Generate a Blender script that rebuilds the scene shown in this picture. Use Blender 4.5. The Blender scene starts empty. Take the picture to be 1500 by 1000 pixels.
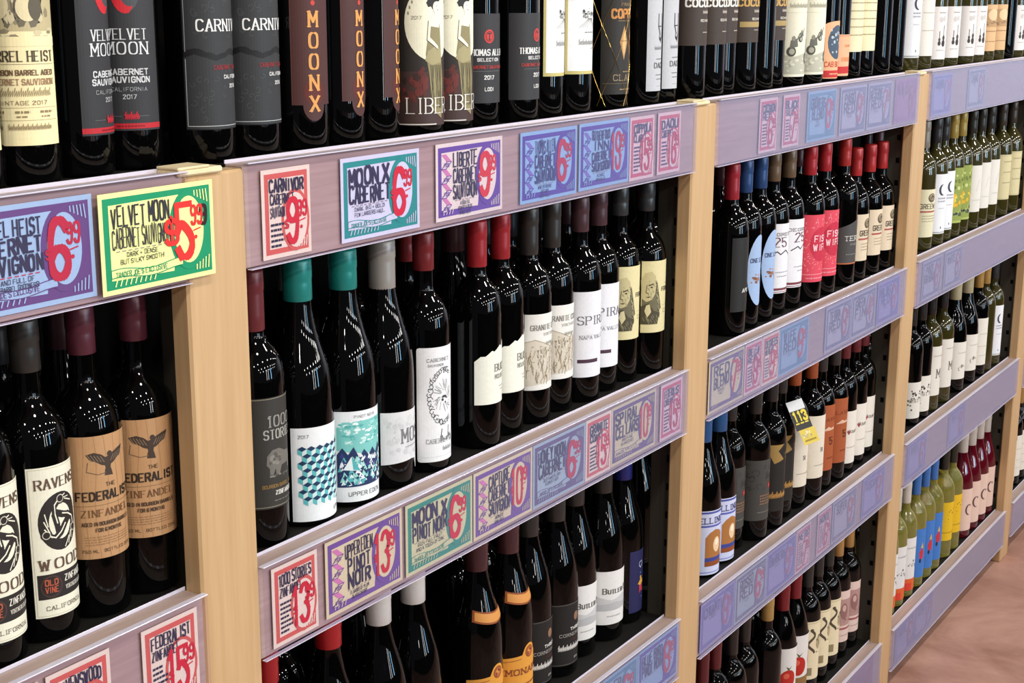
import bpy, math, random
from mathutils import Vector, Matrix
from mathutils.geometry import tessellate_polygon

sc = bpy.context.scene
COL = sc.collection
# ------------------------------------------------------------ camera, light, exposure
ZOFF = 1.64                                   # height of the top shelf above the floor
cam_d = bpy.data.cameras.new('camera')
cam_d.sensor_width = 36.0
cam_d.lens = 2148.81 * 36.0 / 1500.0
cam_d.clip_start = 0.02
cam = bpy.data.objects.new('camera', cam_d)
COL.objects.link(cam)
f = Vector((0.81661392, 0.52868348, -0.23159336))
r = Vector((0.54430221, -0.83887846, 0.00424704))
u = Vector((0.19203334, 0.12952497, 0.97280341))
m = Matrix.Identity(4)
for i in range(3):
    m[i][0], m[i][1], m[i][2] = r[i], u[i], -f[i]
    m[i][3] = (-1.13793, -1.11759, 0.18413 + ZOFF)[i]
cam.matrix_world = m
sc.camera = cam
sc.view_settings.view_transform = 'Standard'
sc.view_settings.look = 'None'
sc.view_settings.gamma = 1.0
sc.view_settings.use_curve_mapping = False
sc.view_settings.exposure = 0.12
sc.cycles.max_bounces = 6
sc.cycles.transparent_max_bounces = 12

wd = bpy.data.worlds.new('store')
sc.world = wd
wd.use_nodes = True
wd.node_tree.nodes['Background'].inputs[0].default_value = (0.62, 0.60, 0.74, 1)
wd.node_tree.nodes['Background'].inputs[1].default_value = 0.16


def area(name, loc, target, sx, sy, power, col, shape='RECTANGLE'):
    l = bpy.data.lights.new(name, 'AREA')
    l.shape = shape
    l.size = sx
    if shape in ('RECTANGLE', 'ELLIPSE'):
        l.size_y = sy
    l.energy = power
    l.color = col
    o = bpy.data.objects.new(name, l)
    o.location = loc
    d = Vector(target) - Vector(loc)
    o.rotation_euler = d.to_track_quat('-Z', 'Y').to_euler()
    COL.objects.link(o)
    return o


# the ceiling lamps of the aisle, two near rows of spots and one far row
for ix in range(6):
    x = -2.2 + ix * 1.9
    area('ceiling_spot', (x, -1.15, 3.2), (x, 0.0, 0.9), .26, .26, 17, (1.0, .93, .84), 'DISK')
for ix in range(8):
    x = -3.4 + ix * 1.6
    area('ceiling_spot', (x, -3.4, 3.3), (x, 0.0, 0.7), .2, .2, 20, (1.0, .95, .88), 'DISK')
for ix in range(8):
    x = -4.0 + ix * 1.9
    area('ceiling_spot', (x, -7.6, 3.35), (x, 0.0, 1.2), .22, .3, 22, (1.0, .97, .93), 'ELLIPSE')
for ix in range(7):
    x = -5.0 + ix * 2.8
    area('ceiling_spot', (x, -12.5, 3.3), (x, 0.0, 1.2), .3, .45, 30, (1.0, .98, .95), 'ELLIPSE')
# tall narrow shop windows across the store: one of blue daylight, two white
area('shop_window', (4.2, -10.5, 1.8), (.9, 0.0, 1.2), .5, 2.9, 170, (.30, .66, 1.0))
area('shop_window', (1.9, -10.5, 1.8), (.9, 0.0, 1.2), .22, 2.8, 85, (.95, .98, 1.0))
area('shop_window', (.5, -10.5, 1.8), (.9, 0.0, 1.2), .18, 2.8, 70, (.95, .98, 1.0))
# added light brightening the unseen end wall that bottle edges reflect
area('added_wall_light', (10.5, -3.0, 3.3), (13.0, -3.0, 1.0), 3.0, .5, 130, (.92, .95, 1.0))


# ------------------------------------------------------------ materials
def lin(c):
    return c / 12.92 if c <= .04045 else ((c + .055) / 1.055) ** 2.4


def rgb(h):
    h = h.lstrip('#')
    if len(h) == 3:
        h = ''.join(q * 2 for q in h)
    return tuple(lin(int(h[i:i + 2], 16) / 255) for i in (0, 2, 4)) + (1,)


MATS = {}


def nm(name):
    mt = bpy.data.materials.new(name)
    mt.use_nodes = True
    return mt, mt.node_tree.nodes, mt.node_tree.links, mt.node_tree.nodes['Principled BSDF']


def paper(hexc, rough=.55, spec=.3, metal=0.0, tag='paper'):
    """printed paper, foil or ink of one colour with a faint fibre variation"""
    k = (hexc, rough, metal, tag)
    if k in MATS:
        return MATS[k]
    mt, N, L, b = nm(tag + '_' + hexc.lstrip('#'))
    n = N.new('ShaderNodeTexNoise')
    n.inputs['Scale'].default_value = 220
    tc = N.new('ShaderNodeTexCoord')
    L.new(tc.outputs['Object'], n.inputs['Vector'])
    mx = N.new('ShaderNodeMixRGB')
    mx.blend_type = 'MULTIPLY'
    mx.inputs[0].default_value = .12
    mx.inputs[1].default_value = rgb(hexc)
    L.new(n.outputs['Fac'], mx.inputs[2])
    L.new(mx.outputs[0], b.inputs['Base Color'])
    b.inputs['Roughness'].default_value = rough
    b.inputs['Specular IOR Level'].default_value = spec
    b.inputs['Metallic'].default_value = metal
    MATS[k] = mt
    return mt


def glass(name, col, rough=.03, trans=0.0, spec=.5):
    mt, N, L, b = nm(name)
    b.inputs['Base Color'].default_value = col
    b.inputs['Roughness'].default_value = rough
    b.inputs['Transmission Weight'].default_value = trans
    b.inputs['IOR'].default_value = 1.5
    b.inputs['Specular IOR Level'].default_value = spec
    return mt


G_BLACK = glass('dark_bottle_glass', (.0012, .0012, .0012, 1), .028, 0.0, .25)
G_OLIVE = glass('olive_bottle_glass', (.034, .030, .007, 1), .05, 0.0, .6)
G_YELLOW = glass('pale_wine_glass', (.70, .66, .15, 1), .03, .8)
G_ROSE = glass('rose_wine_glass', (.10, .004, .012, 1), .04, .2)


def wood_mat(name, c1, c2, scale):
    mt, N, L, b = nm(name)
    tc = N.new('ShaderNodeTexCoord')
    mp = N.new('ShaderNodeMapping')
    mp.inputs['Scale'].default_value = scale
    L.new(tc.outputs['Object'], mp.inputs['Vector'])
    n = N.new('ShaderNodeTexNoise')
    n.inputs['Scale'].default_value = 9
    n.inputs['Detail'].default_value = 6
    n.inputs['Roughness'].default_value = .6
    L.new(mp.outputs[0], n.inputs['Vector'])
    cr = N.new('ShaderNodeValToRGB')
    cr.color_ramp.elements[0].position = .33
    cr.color_ramp.elements[0].color = rgb(c1)
    cr.color_ramp.elements[1].position = .68
    cr.color_ramp.elements[1].color = rgb(c2)
    L.new(n.outputs['Fac'], cr.inputs[0])
    L.new(cr.outputs[0], b.inputs['Base Color'])
    b.inputs['Roughness'].default_value = .48
    bp = N.new('ShaderNodeBump')
    bp.inputs['Strength'].default_value = .08
    L.new(n.outputs['Fac'], bp.inputs['Height'])
    L.new(bp.outputs[0], b.inputs['Normal'])
    return mt


M_POST = wood_mat('maple_post', '#B9976B', '#C4A379', (14, 14, .6))
M_POSTEND = wood_mat('maple_cap', '#D9C79C', '#E6D8B2', (3, 3, 3))
M_RAIL = wood_mat('maple_rail', '#A48E86', '#B5A096', (.7, 8, 16))
M_HIGHLIGHT = paper('#CFCBDA', .25, .6, 0, 'painted_edge_highlight')  # near-white colour standing in for the highlight along rail edges
M_DARK = paper('#1A1917', .6, .2, 0, 'shelf_shade_dark')  # near-black puts the interior shade into the board colour
M_BACK = paper('#121110', .8, .1, 0, 'back_panel')
M_UPR = paper('#4E4A41', .5, .4, .2, 'upright_steel')
M_SLOT = paper('#0A0908', .9, .1, 0, 'slot')


def plastic():
    mt, N, L, b = nm('channel_painted_veil')
    out = N['Material Output']
    b.inputs['Base Color'].default_value = (.235, .27, .41, 1)  # lilac base stands in for the reflection veil on the plastic
    b.inputs['Roughness'].default_value = .22
    b.inputs['Specular IOR Level'].default_value = .8
    tr = N.new('ShaderNodeBsdfTransparent')
    tr.inputs[0].default_value = (.965, .93, .97, 1)
    lw = N.new('ShaderNodeLayerWeight')
    lw.inputs[0].default_value = .5
    mr = N.new('ShaderNodeMapRange')
    mr.inputs['From Min'].default_value = .40
    mr.inputs['From Max'].default_value = .80
    mr.inputs['To Min'].default_value = .015
    mr.inputs['To Max'].default_value = .56
    L.new(lw.outputs['Facing'], mr.inputs['Value'])  # the painted veil thickens towards grazing view
    mx = N.new('ShaderNodeMixShader')
    L.new(mr.outputs[0], mx.inputs[0])
    L.new(tr.outputs[0], mx.inputs[1])
    L.new(b.outputs[0], mx.inputs[2])
    L.new(mx.outputs[0], out.inputs['Surface'])
    return mt


M_PLAST = plastic()


def floor_mat():
    mt, N, L, b = nm('stained_concrete_floor')
    tc = N.new('ShaderNodeTexCoord')
    n = N.new('ShaderNodeTexNoise')
    n.inputs['Scale'].default_value = 2.6
    n.inputs['Distortion'].default_value = 1.2
    n.inputs['Detail'].default_value = 8
    n.inputs['Roughness'].default_value = .65
    L.new(tc.outputs['Object'], n.inputs['Vector'])
    cr = N.new('ShaderNodeValToRGB')
    cr.color_ramp.elements[0].position = .3
    cr.color_ramp.elements[0].color = rgb('#956B5C')
    cr.color_ramp.elements[1].position = .72
    cr.color_ramp.elements[1].color = rgb('#CDA292')
    L.new(n.outputs['Fac'], cr.inputs[0])
    L.new(cr.outputs[0], b.inputs['Base Color'])
    b.inputs['Roughness'].default_value = .42
    n2 = N.new('ShaderNodeTexNoise')
    n2.inputs['Scale'].default_value = 30
    L.new(tc.outputs['Object'], n2.inputs['Vector'])
    bp = N.new('ShaderNodeBump')
    bp.inputs['Strength'].default_value = .1
    L.new(n2.outputs['Fac'], bp.inputs['Height'])
    L.new(bp.outputs[0], b.inputs['Normal'])
    return mt


# ------------------------------------------------------------ object helpers
def link(name, mesh, parent=None, loc=None, rz=0):
    o = bpy.data.objects.new(name, mesh)
    COL.objects.link(o)
    if name in ('artwork', 'lettering', 'border', 'tag_band', 'wire_net'):
        o['kind'] = 'stuff'                   # print too small to pick apart piece by piece
    if parent is not None:
        o.parent = parent
    if loc is not None:
        o.location = loc
    if rz:
        o.rotation_euler = (0, 0, rz)
    return o


def tag(o, label, cat, group=None, kind=None):
    if label:
        o['label'] = label
    if cat:
        o['category'] = cat
    if group:
        o['group'] = group
    if kind:
        o['kind'] = kind
    return o


def mesh_of(name, verts, faces, mats, fmat=None, smooth=False):
    me = bpy.data.meshes.new(name)
    me.from_pydata([tuple(v) for v in verts], [], faces)
    for mt in (mats if isinstance(mats, list) else [mats]):
        me.materials.append(mt)
    if fmat:
        me.polygons.foreach_set('material_index', fmat)
    if smooth:
        me.polygons.foreach_set('use_smooth', [True] * len(me.polygons))
    me.update()
    return me


def box(V, F, x0, x1, y0, y1, z0, z1, bev=0.0):
    """box with chamfered vertical-run edges when bev is given"""
    n = len(V)
    if bev <= 0:
        V += [(x, y, z) for z in (z0, z1) for x, y in ((x0, y0), (x1, y0), (x1, y1), (x0, y1))]
        F += [[n, n + 3, n + 2, n + 1], [n + 4, n + 5, n + 6, n + 7]]
        F += [[n + i, n + (i + 1) % 4, n + 4 + (i + 1) % 4, n + 4 + i] for i in range(4)]
        return
    b = bev
    ring = [(x0 + b, y0), (x1 - b, y0), (x1, y0 + b), (x1, y1 - b), (x1 - b, y1), (x0 + b, y1), (x0, y1 - b), (x0, y0 + b)]
    ins = [(x0 + b, y0 + b), (x1 - b, y0 + b), (x1 - b, y0 + b), (x1 - b, y1 - b), (x1 - b, y1 - b), (x0 + b, y1 - b), (x0 + b, y1 - b), (x0 + b, y0 + b)]
    for z, rg in ((z0, ins), (z0 + b, ring), (z1 - b, ring), (z1, ins)):
        V += [(x, y, z) for x, y in rg]
    for k in range(3):
        for i in range(8):
            F.append([n + 8 * k + i, n + 8 * k + (i + 1) % 8, n + 8 * (k + 1) + (i + 1) % 8, n + 8 * (k + 1) + i])
    F.append([n + i for i in range(7, -1, -1)])
    F.append([n + 24 + i for i in range(8)])


def lathe(name, prof, seg, mat, smooth=True):
    V, F = [], []
    for rr, z in prof:
        if rr < 1e-6:
            V.append((0, 0, z))
        else:
            V += [(rr * math.cos(2 * math.pi * i / seg), rr * math.sin(2 * math.pi * i / seg), z) for i in range(seg)]
    idx, k = [], 0
    for rr, z in prof:
        idx.append((k, rr < 1e-6))
        k += 1 if rr < 1e-6 else seg
    for a, b in zip(idx, idx[1:]):
        for i in range(seg):
            j = (i + 1) % seg
            if a[1]:
                F.append([a[0], b[0] + j, b[0] + i])
            elif b[1]:
                F.append([a[0] + i, a[0] + j, b[0]])
            else:
                F.append([a[0] + i, a[0] + j, b[0] + j, b[0] + i])
    return mesh_of(name, V, F, mat, smooth=smooth)


def spline(pts, n=4):
    out = []
    P = [pts[0]] + pts + [pts[-1]]
    for i in range(1, len(P) - 2):
        for k in range(n):
            t = k / n
            out.append(tuple(.5 * ((2 * P[i][j]) + (-P[i - 1][j] + P[i + 1][j]) * t + (2 * P[i - 1][j] - 5 * P[i][j] + 4 * P[i + 1][j] - P[i + 2][j]) * t * t + (-P[i - 1][j] + 3 * P[i][j] - 3 * P[i + 1][j] + P[i + 2][j]) * t ** 3) for j in (0, 1)))
    out.append(pts[-1])
    return out


# ------------------------------------------------------------ drawing on labels (all shapes become geometry)
GL = {
 'A': (4, '002640 1232'), 'B': (4, '0006 ~063645443303 ~033342413000'), 'C': (4, '~4536160501103041'), 'D': (4, '0006 ~062645412000'),
 'E': (4, '0006 0646 0333 0040'), 'F': (4, '0006 0646 0333'), 'G': (4, '~4536160501103041 414323'), 'H': (4, '0006 4046 0343'),
 'I': (2, '1016'), 'J': (3, '36 ~3631201001'), 'K': (4, '0006 0246 1340'), 'L': (4, '0600 0040'), 'M': (4, '0006 0622 2246 4640'),
 'N': (4, '0006 0640 4046'), 'O': (4, '~26364541301001051626'), 'P': (4, '0006 ~063645443303'), 'Q': (4, '~26364541301001051626 2240'),
 'R': (4, '0006 ~063645443303 2340'), 'S': (4, '~453616050413334241301001'), 'T': (4, '0646 2026'), 'U': (4, '~060110304146'),
 'V': (4, '0620 2046'), 'W': (5, '0610 1025 2530 3046'), 'X': (4, '0640 0046'), 'Y': (4, '0623 4623 2320'), 'Z': (4, '0646 4600 0040'),
 '0': (4, '~26364541301001051626'), '1': (2, '051616 1610'), '2': (4, '~05163645443400 0040'), '3': (4, '~05163645443323 ~23334241301001'),
 '4': (4, '3036 3602 0242'), '5': (4, '4606 0603 ~03143342413010 1001'), '6': (4, '~453616040110304142331302'), '7': (4, '0646 4610'),
 '8': (4, '~26364544331304051626 ~2333424130100102 1323'), '9': (4, '~011030424536160504133344'), '$': (4, '~453616050413334241301001 2720'),
 '+': (4, '2125 0343'), '&': (4, '~4001051625 ~2503011030 3042'), "'": (1, '0604'), '!': (1, '0602 0001'), '-': (3, '1333'), '.': (1, '0001'), ',': (1, '0100'),
 '/': (3, '0036'), '*': (3, '0234 0432')}


def chaikin(p, n=2):
    for _ in range(n):
        q = [p[0]]
        for a, b in zip(p, p[1:]):
            q.append((a[0] * .75 + b[0] * .25, a[1] * .75 + b[1] * .25))
            q.append((a[0] * .25 + b[0] * .75, a[1] * .25 + b[1] * .75))
        q.append(p[-1])
        p = q
    return p


def glyph(ch, n=2):
    w, s = GL[ch]
    out = []
    for st in s.split():
        cur = st[0] == '~'
        st = st.lstrip('~')
        p = [(float(st[i]), float(st[i + 1])) for i in range(0, len(st) - 1, 2)]
        if len(p) < 2:
            continue
        out.append(chaikin(p, n) if cur else p)
    return w, out


class Canvas:
    """2-D drawing in millimetres, turned into geometry later"""

    def __init__(self, w, h, seed=1):
        self.w, self.h = w, h
        self.P = {'sheet': [], 'artwork': [], 'lettering': []}
        self.R = random.Random(seed)

    def poly(self, pts, col, L=1, g='artwork', convex=True):
        if convex:
            self.P[g].append((pts, col, L))
        else:
            v = [Vector((a, b, 0)) for a, b in pts]
            for t in tessellate_polygon([v]):
                self.P[g].append(([pts[i] for i in t], col, L))

    def sheet(self, col, pts=None):
        if pts:
            self.poly(pts, col, 0, 'sheet', False)
        else:
            self.poly([(0, 0), (self.w, 0), (self.w, self.h), (0, self.h)], col, 0, 'sheet')

    def rect(self, x0, y0, x1, y1, col, L=1, g='artwork'):
        self.poly([(x0, y0), (x1, y0), (x1, y1), (x0, y1)], col, L, g)

    def ell(self, cx, cy, rx, ry, col, L=1, n=20, a0=0):
        self.poly([(cx + rx * math.cos(a0 + 2 * math.pi * i / n), cy + ry * math.sin(a0 + 2 * math.pi * i / n)) for i in range(n)], col, L)

    def seg(self, a, b, wv, wh, col, L, g, ext=.3):
        dx, dy = b[0] - a[0], b[1] - a[1]
        d = math.hypot(dx, dy)
        if d < 1e-6:
            return
        dx /= d
        dy /= d
        w = (wv * abs(dy) + wh * abs(dx)) / 2
        e = w * ext * 2
        a = (a[0] - dx * e, a[1] - dy * e)
        b = (b[0] + dx * e, b[1] + dy * e)
        nx, ny = -dy * w, dx * w
        self.P[g].append(([(a[0] - nx, a[1] - ny), (b[0] - nx, b[1] - ny), (b[0] + nx, b[1] + ny), (a[0] + nx, a[1] + ny)], col, L))

    def line(self, pts, w, col, L=2, g='artwork', closed=False):
        if closed:
            pts = pts + [pts[0]]
        for a, b in zip(pts, pts[1:]):
            self.seg(a, b, w, w, col, L, g)

    def text(self, s, x, y, h, col='#222222', L=5, cond=1.0, wt=.16, ht=None, serif=0, slant=0.0, jit=0.0, fit=None, align='c', rise=0.0, small=.8, n=None):
        if ht is None:
            ht = wt
        adv, tot, its = [], 0.0, []
        for ch in s:
            sc_ = 1.0
            if ch.islower():
                sc_, ch = small, ch.upper()
            if ch == ' ':
                tot += 2.6
                continue
            if ch not in GL:
                continue
            its.append((ch, tot, sc_))
            tot += (GL[ch][0] + 1.8) * sc_
        tot -= 1.8
        k = h / 6.0
        kx = k * cond
        if fit:
            kx = fit / max(tot, .1)
        wvm = min(wt * h, (1.6 if wt >= .22 else 1.35) * kx)
        whm = min(ht * h, 1.3 * kx) if ht * h > .9 * kx else ht * h
        x0 = x - tot * kx / 2 if align == 'c' else (x - tot * kx if align == 'r' else x)
        nn = n if n is not None else (2 if h > 9 else 1)
        for ch, ox, sc_ in its:
            w, st = glyph(ch, nn)
            jx, jy = self.R.uniform(-jit, jit) * kx * .8, self.R.uniform(-jit, jit) * k * .8
            js = 1 + self.R.uniform(-jit, jit) * .12
            ends = []
            for p in st:
                q = [(x0 + (ox + a * sc_ * js + slant * b) * kx + jx, y + b * sc_ * k * js + jy + rise * (ox / max(tot, 1))) for a, b in p]
                for a, b in zip(q, q[1:]):
                    self.seg(a, b, wvm, whm, col, L, 'lettering')
                if serif and abs(p[0][0] - p[-1][0]) < .01 or serif and ch in 'AVWXYMNK':
                    for pt, qq in ((p[0], q[0]), (p[-1], q[-1])):
                        if pt[1] in (0.0, 6.0):
                            ends.append(qq)
            for e in ends:
                self.seg((e[0] - .8 * kx, e[1]), (e[0] + .8 * kx, e[1]), ht * h, ht * h * 1.1, col, L, 'lettering')

    def micro(self, x0, x1, y, h, col, L=5, wd=(1.5, 5), gap=1.2):
        """print too small to read"""
        x = x0
        while x < x1:
            w = self.R.uniform(*wd)
            self.rect(x, y, min(x + w, x1), y + h, col, L, 'lettering')
            x += w + gap

    def script(self, x0, x1, y, h, col, wd=.35):
        """handwriting: a running loop line"""
        n = int((x1 - x0) / (h * .35))
        pts = []
        for i in range(n * 4 + 1):
            t = i / 4
            a = h * (.5 + .5 * math.sin(t * math.pi * 2)) * (1.0 if (int(t) * 7 % 3) else 1.5)
            pts.append((x0 + (x1 - x0) * i / (n * 4) + .25 * a, y + a))
        self.line(pts, wd, col, 5, 'lettering')

    def blobs(self, x0, y0, x1, y1, n, smin, smax, cols, L=1, asp=1.0):
        for _ in range(n):
            s = self.R.uniform(smin, smax)
            x, y = self.R.uniform(x0 + s, x1 - s), self.R.uniform(y0 + s * asp, y1 - s * asp)
            k = self.R.randint(5, 7)
            a0 = self.R.uniform(0, 6)
            pts = []
            for i in range(k):
                q = s * self.R.uniform(.75, 1.0)
                pts.append((x + q * math.cos(a0 + 6.283 * i / k), y + q * asp * math.sin(a0 + 6.283 * i / k)))
            self.poly(pts, self.R.choice(cols), L, 'artwork')

    # ---- to meshes
    def build(self, mapf, step):
        out = {}
        for g, polys in self.P.items():
            if not polys:
                continue
            V, F, MI, mats, mi = [], [], [], [], {}
            for pi, (pts, col, L) in enumerate(polys):
                L = L + (pi % 13) / 14.0
                if col not in mi:
                    mi[col] = len(mats)
                    if col.startswith('m'):
                        mats.append(paper(col[1:], .3, .5, .75, 'foil_print'))
                    else:
                        mats.append(paper(col))
                xs = [p[0] for p in pts]
                pieces = [pts]
                if step and max(xs) - min(xs) > step * 1.2:
                    pieces = []
                    k0, k1 = int(math.floor(min(xs) / step)), int(math.ceil(max(xs) / step))
                    for k in range(k0, k1):
                        q = clipx(clipx(pts, k * step, 1), (k + 1) * step, -1)
                        if len(q) > 2:
                            pieces.append(q)
                for q in pieces:
                    ar = sum(a[0] * b[1] - b[0] * a[1] for a, b in zip(q, q[1:] + q[:1]))
                    if ar < 0:
                        q = q[::-1]
                    if abs(ar) < 1e-5:
                        continue
                    n = len(V)
                    V += [mapf(a, b, L) for a, b in q]
                    F.append(list(range(n, n + len(q))))
                    MI.append(mi[col])
            if F:
                out[g] = mesh_of(g, V, F, mats, MI)
        return out


def clipx(pts, x, s):
    out = []
    for a, b in zip(pts, pts[1:] + pts[:1]):
        ia, ib = (a[0] - x) * s >= 0, (b[0] - x) * s >= 0
        if ia:
            out.append(a)
        if ia != ib:
            t = (x - a[0]) / (b[0] - a[0])
            out.append((x, a[1] + t * (b[1] - a[1])))
    return out
# ------------------------------------------------------------ label designs, one function per kind of bottle
INK, WHT, CRM = '#262422', '#E9E8E4', '#EDE3BE'


def a_barrel(c):
    c.sheet('#EDDFAE')
    w, h = c.w, c.h
    c.rect(0, h - 62, w, h, '#B9AC84', 1)
    c.blobs(0, h - 62, w, h, 60, 3, 9, ['#4B463B', '#2E2B26', '#8C8268', '#6B6452', '#C9BD98'], 2, 1.5)
    c.ell(w * .62, h - 40, 11, 13, '#D9CCA4', 3)
    c.ell(w * .72, h - 40, 7, 12, '#5A5444', 4)
    c.ell(w * .28, h - 38, 10, 13, '#CDBF98', 3)
    c.blobs(0, h - 70, w, h - 58, 16, 3, 6, ['#8C8268', '#C9BD98'], 2, .5)
    c.rect(0, h - 76, w, h - 67, '#EDDFAE', 3)
    c.text('BARREL HEIST', w / 2, h - 90, 9.5, '#4A4030', serif=1, wt=.2, ht=.08, fit=w * .88)
    c.rect(6, h - 93, w - 4, h - 92.6, '#6E6248', 2)
    c.text('BOURBON BARREL AGED', w / 2, h - 103, 4.6, '#6A5038', wt=.22, fit=w * .84)
    c.text('CABERNET SAUVIGNON', w / 2, h - 112, 5.2, '#9A7A5C', serif=1, wt=.16, fit=w * .84)
    c.script(w * .24, w * .86, h - 123, 5.5, '#8C7A58')
    c.text('VINTAGE 2017', w / 2, h - 131, 3.6, '#8C7A58', wt=.14, fit=w * .6)
    c.rect(3, h - 134, w - 3, h - 133.6, '#A39468', 2)
    for i in range(3):
        c.micro(8 + i * w * .3, 8 + i * w * .3 + 14, h - 139, 2.2, '#8C7A58')
        c.micro(9 + i * w * .3, 8 + i * w * .3 + 12, h - 143, 1.4, '#8C7A58')
    c.rect(3, h - 146, w - 3, h - 145.6, '#A39468', 2)
    c.script(w * .3, w * .84, h - 155, 4, '#8C7A58')


def a_velvet(c):
    c.sheet('#303033')
    w, h = c.w, c.h
    m = w / 2
    pts = []
    for i in range(15):
        t = math.radians(75 + i * 15)
        pts.append((m + 15 * math.cos(t), h - 25 + 25 * math.sin(t)))
    for i in range(15):
        t = math.radians(285 - i * 15)
        pts.append((m + 5 + 12 * math.cos(t), h - 22 + 21 * math.sin(t)))
    c.ell(m + 2, h - 24, 14, 24, '#46484C', 1)
    c.poly(pts, '#C3222E', 2, 'artwork', False)
    c.text('VELVET', m, h - 76, 10.5, '#D5D7D8', serif=1, wt=.13, ht=.06, fit=42)
    c.text('MOON', m, h - 91, 12, '#D5D7D8', serif=1, wt=.13, ht=.06, fit=44)
    c.text('CABERNET', m, h - 112, 5.6, '#C9CBCC', wt=.2, fit=42)
    c.text('SAUVIGNON', m, h - 120, 5.6, '#C9CBCC', wt=.2, fit=45)
    c.text('CALIFORNIA', m, h - 129, 3.8, '#8E9092', wt=.14, fit=38)
    c.text('2017', m, h - 137, 4.2, '#A9ABAC', wt=.16)
    c.line([(m - 22, h - 155), (m - 9, h - 155)], .3, '#777', 2)
    c.line([(m + 9, h - 155), (m + 20, h - 155)], .3, '#777', 2)
    c.script(m - 7, m + 8, h - 158, 5, '#B02030', .9)
    c.rect(0, 2, w, 7.5, '#B5202B', 2)
    c.micro(w * .3, w * .7, 4, 1.5, '#7A1018')


def a_carn(c):
    c.sheet('#161617', [(0, 0), (c.w, 0), (c.w, c.h), (0, c.h)])
    w, h = c.w, c.h
    G = '#303234'
    tear = [(i * w / 16, 78 + c.R.uniform(-1.2, 1.2) + 3 * math.sin(i * .8)) for i in range(17)]
    c.poly([(0, 1)] + [(w, 1)] + [(x, y) for x, y in reversed(tear)], G, 1, 'artwork', False)
    c.poly([(x, y + 7 + c.R.uniform(-1.5, 1)) for x, y in tear] + [(w, h), (0, h)], G, 1, 'artwork', False)
    for i in range(46):
        x, y = c.R.uniform(4, w - 4), c.R.choice([c.R.uniform(96, h - 3), c.R.uniform(6, 70)])
        rr = c.R.uniform(2, 5)
        a = c.R.uniform(0, 6)
        c.line([(x + rr * (1 - k / 8) * math.cos(a + k * .8), y + rr * (1 - k / 8) * math.sin(a + k * .8)) for k in range(7)], .5, '#45484B', 2)
    c.text('CARnIVOR'.replace('n', 'N'), w * .55, 106, 12, '#E6E6E4', serif=1, wt=.15, ht=.07, fit=w * .78)
    c.text('CABERNET SAUVIGNON', w * .62, 65, 4.2, '#8A2A2E', wt=.16, fit=w * .56)
    c.text('CALIFORNIA', w * .62, 55, 3.6, '#C9C9C7', wt=.22, fit=w * .3)
    c.text('2016', w * .62, 45, 3.6, '#C9C9C7', wt=.2)
    c.line([(2, h), (2, 84)], .5, '#B9BABA', 3)
    c.line([(2, 76), (2, 4), (w, 4)], .55, '#C9CACA', 3)


def a_moonx(c):
    w, h = c.w, c.h
    B = '#4A2A28'
    m = w / 2
    c.sheet(B, [(0, 19), (m - 15, 19)] + [(m + 15 * math.cos(math.radians(180 + i * 15)), 19 - 19 * math.sin(math.radians(i * 15))) for i in range(1, 12)] + [(m + 15, 19), (w, 19), (w, h), (0, h)])
    c.line([(.6, 19.6), (.6, h)], .5, '#6A4642', 2)
    c.ell(m, 34, 14, 16, '#5A2420', 1)
    for i, ch in enumerate('MOONX'):
        c.text(ch, m, h - 33 - i * 24.5, 17, '#D79A55', serif=1, wt=.2, ht=.07, cond=.95)
    c.ell(m, h - 6, 3, 3, '#C04038', 3)


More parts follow.
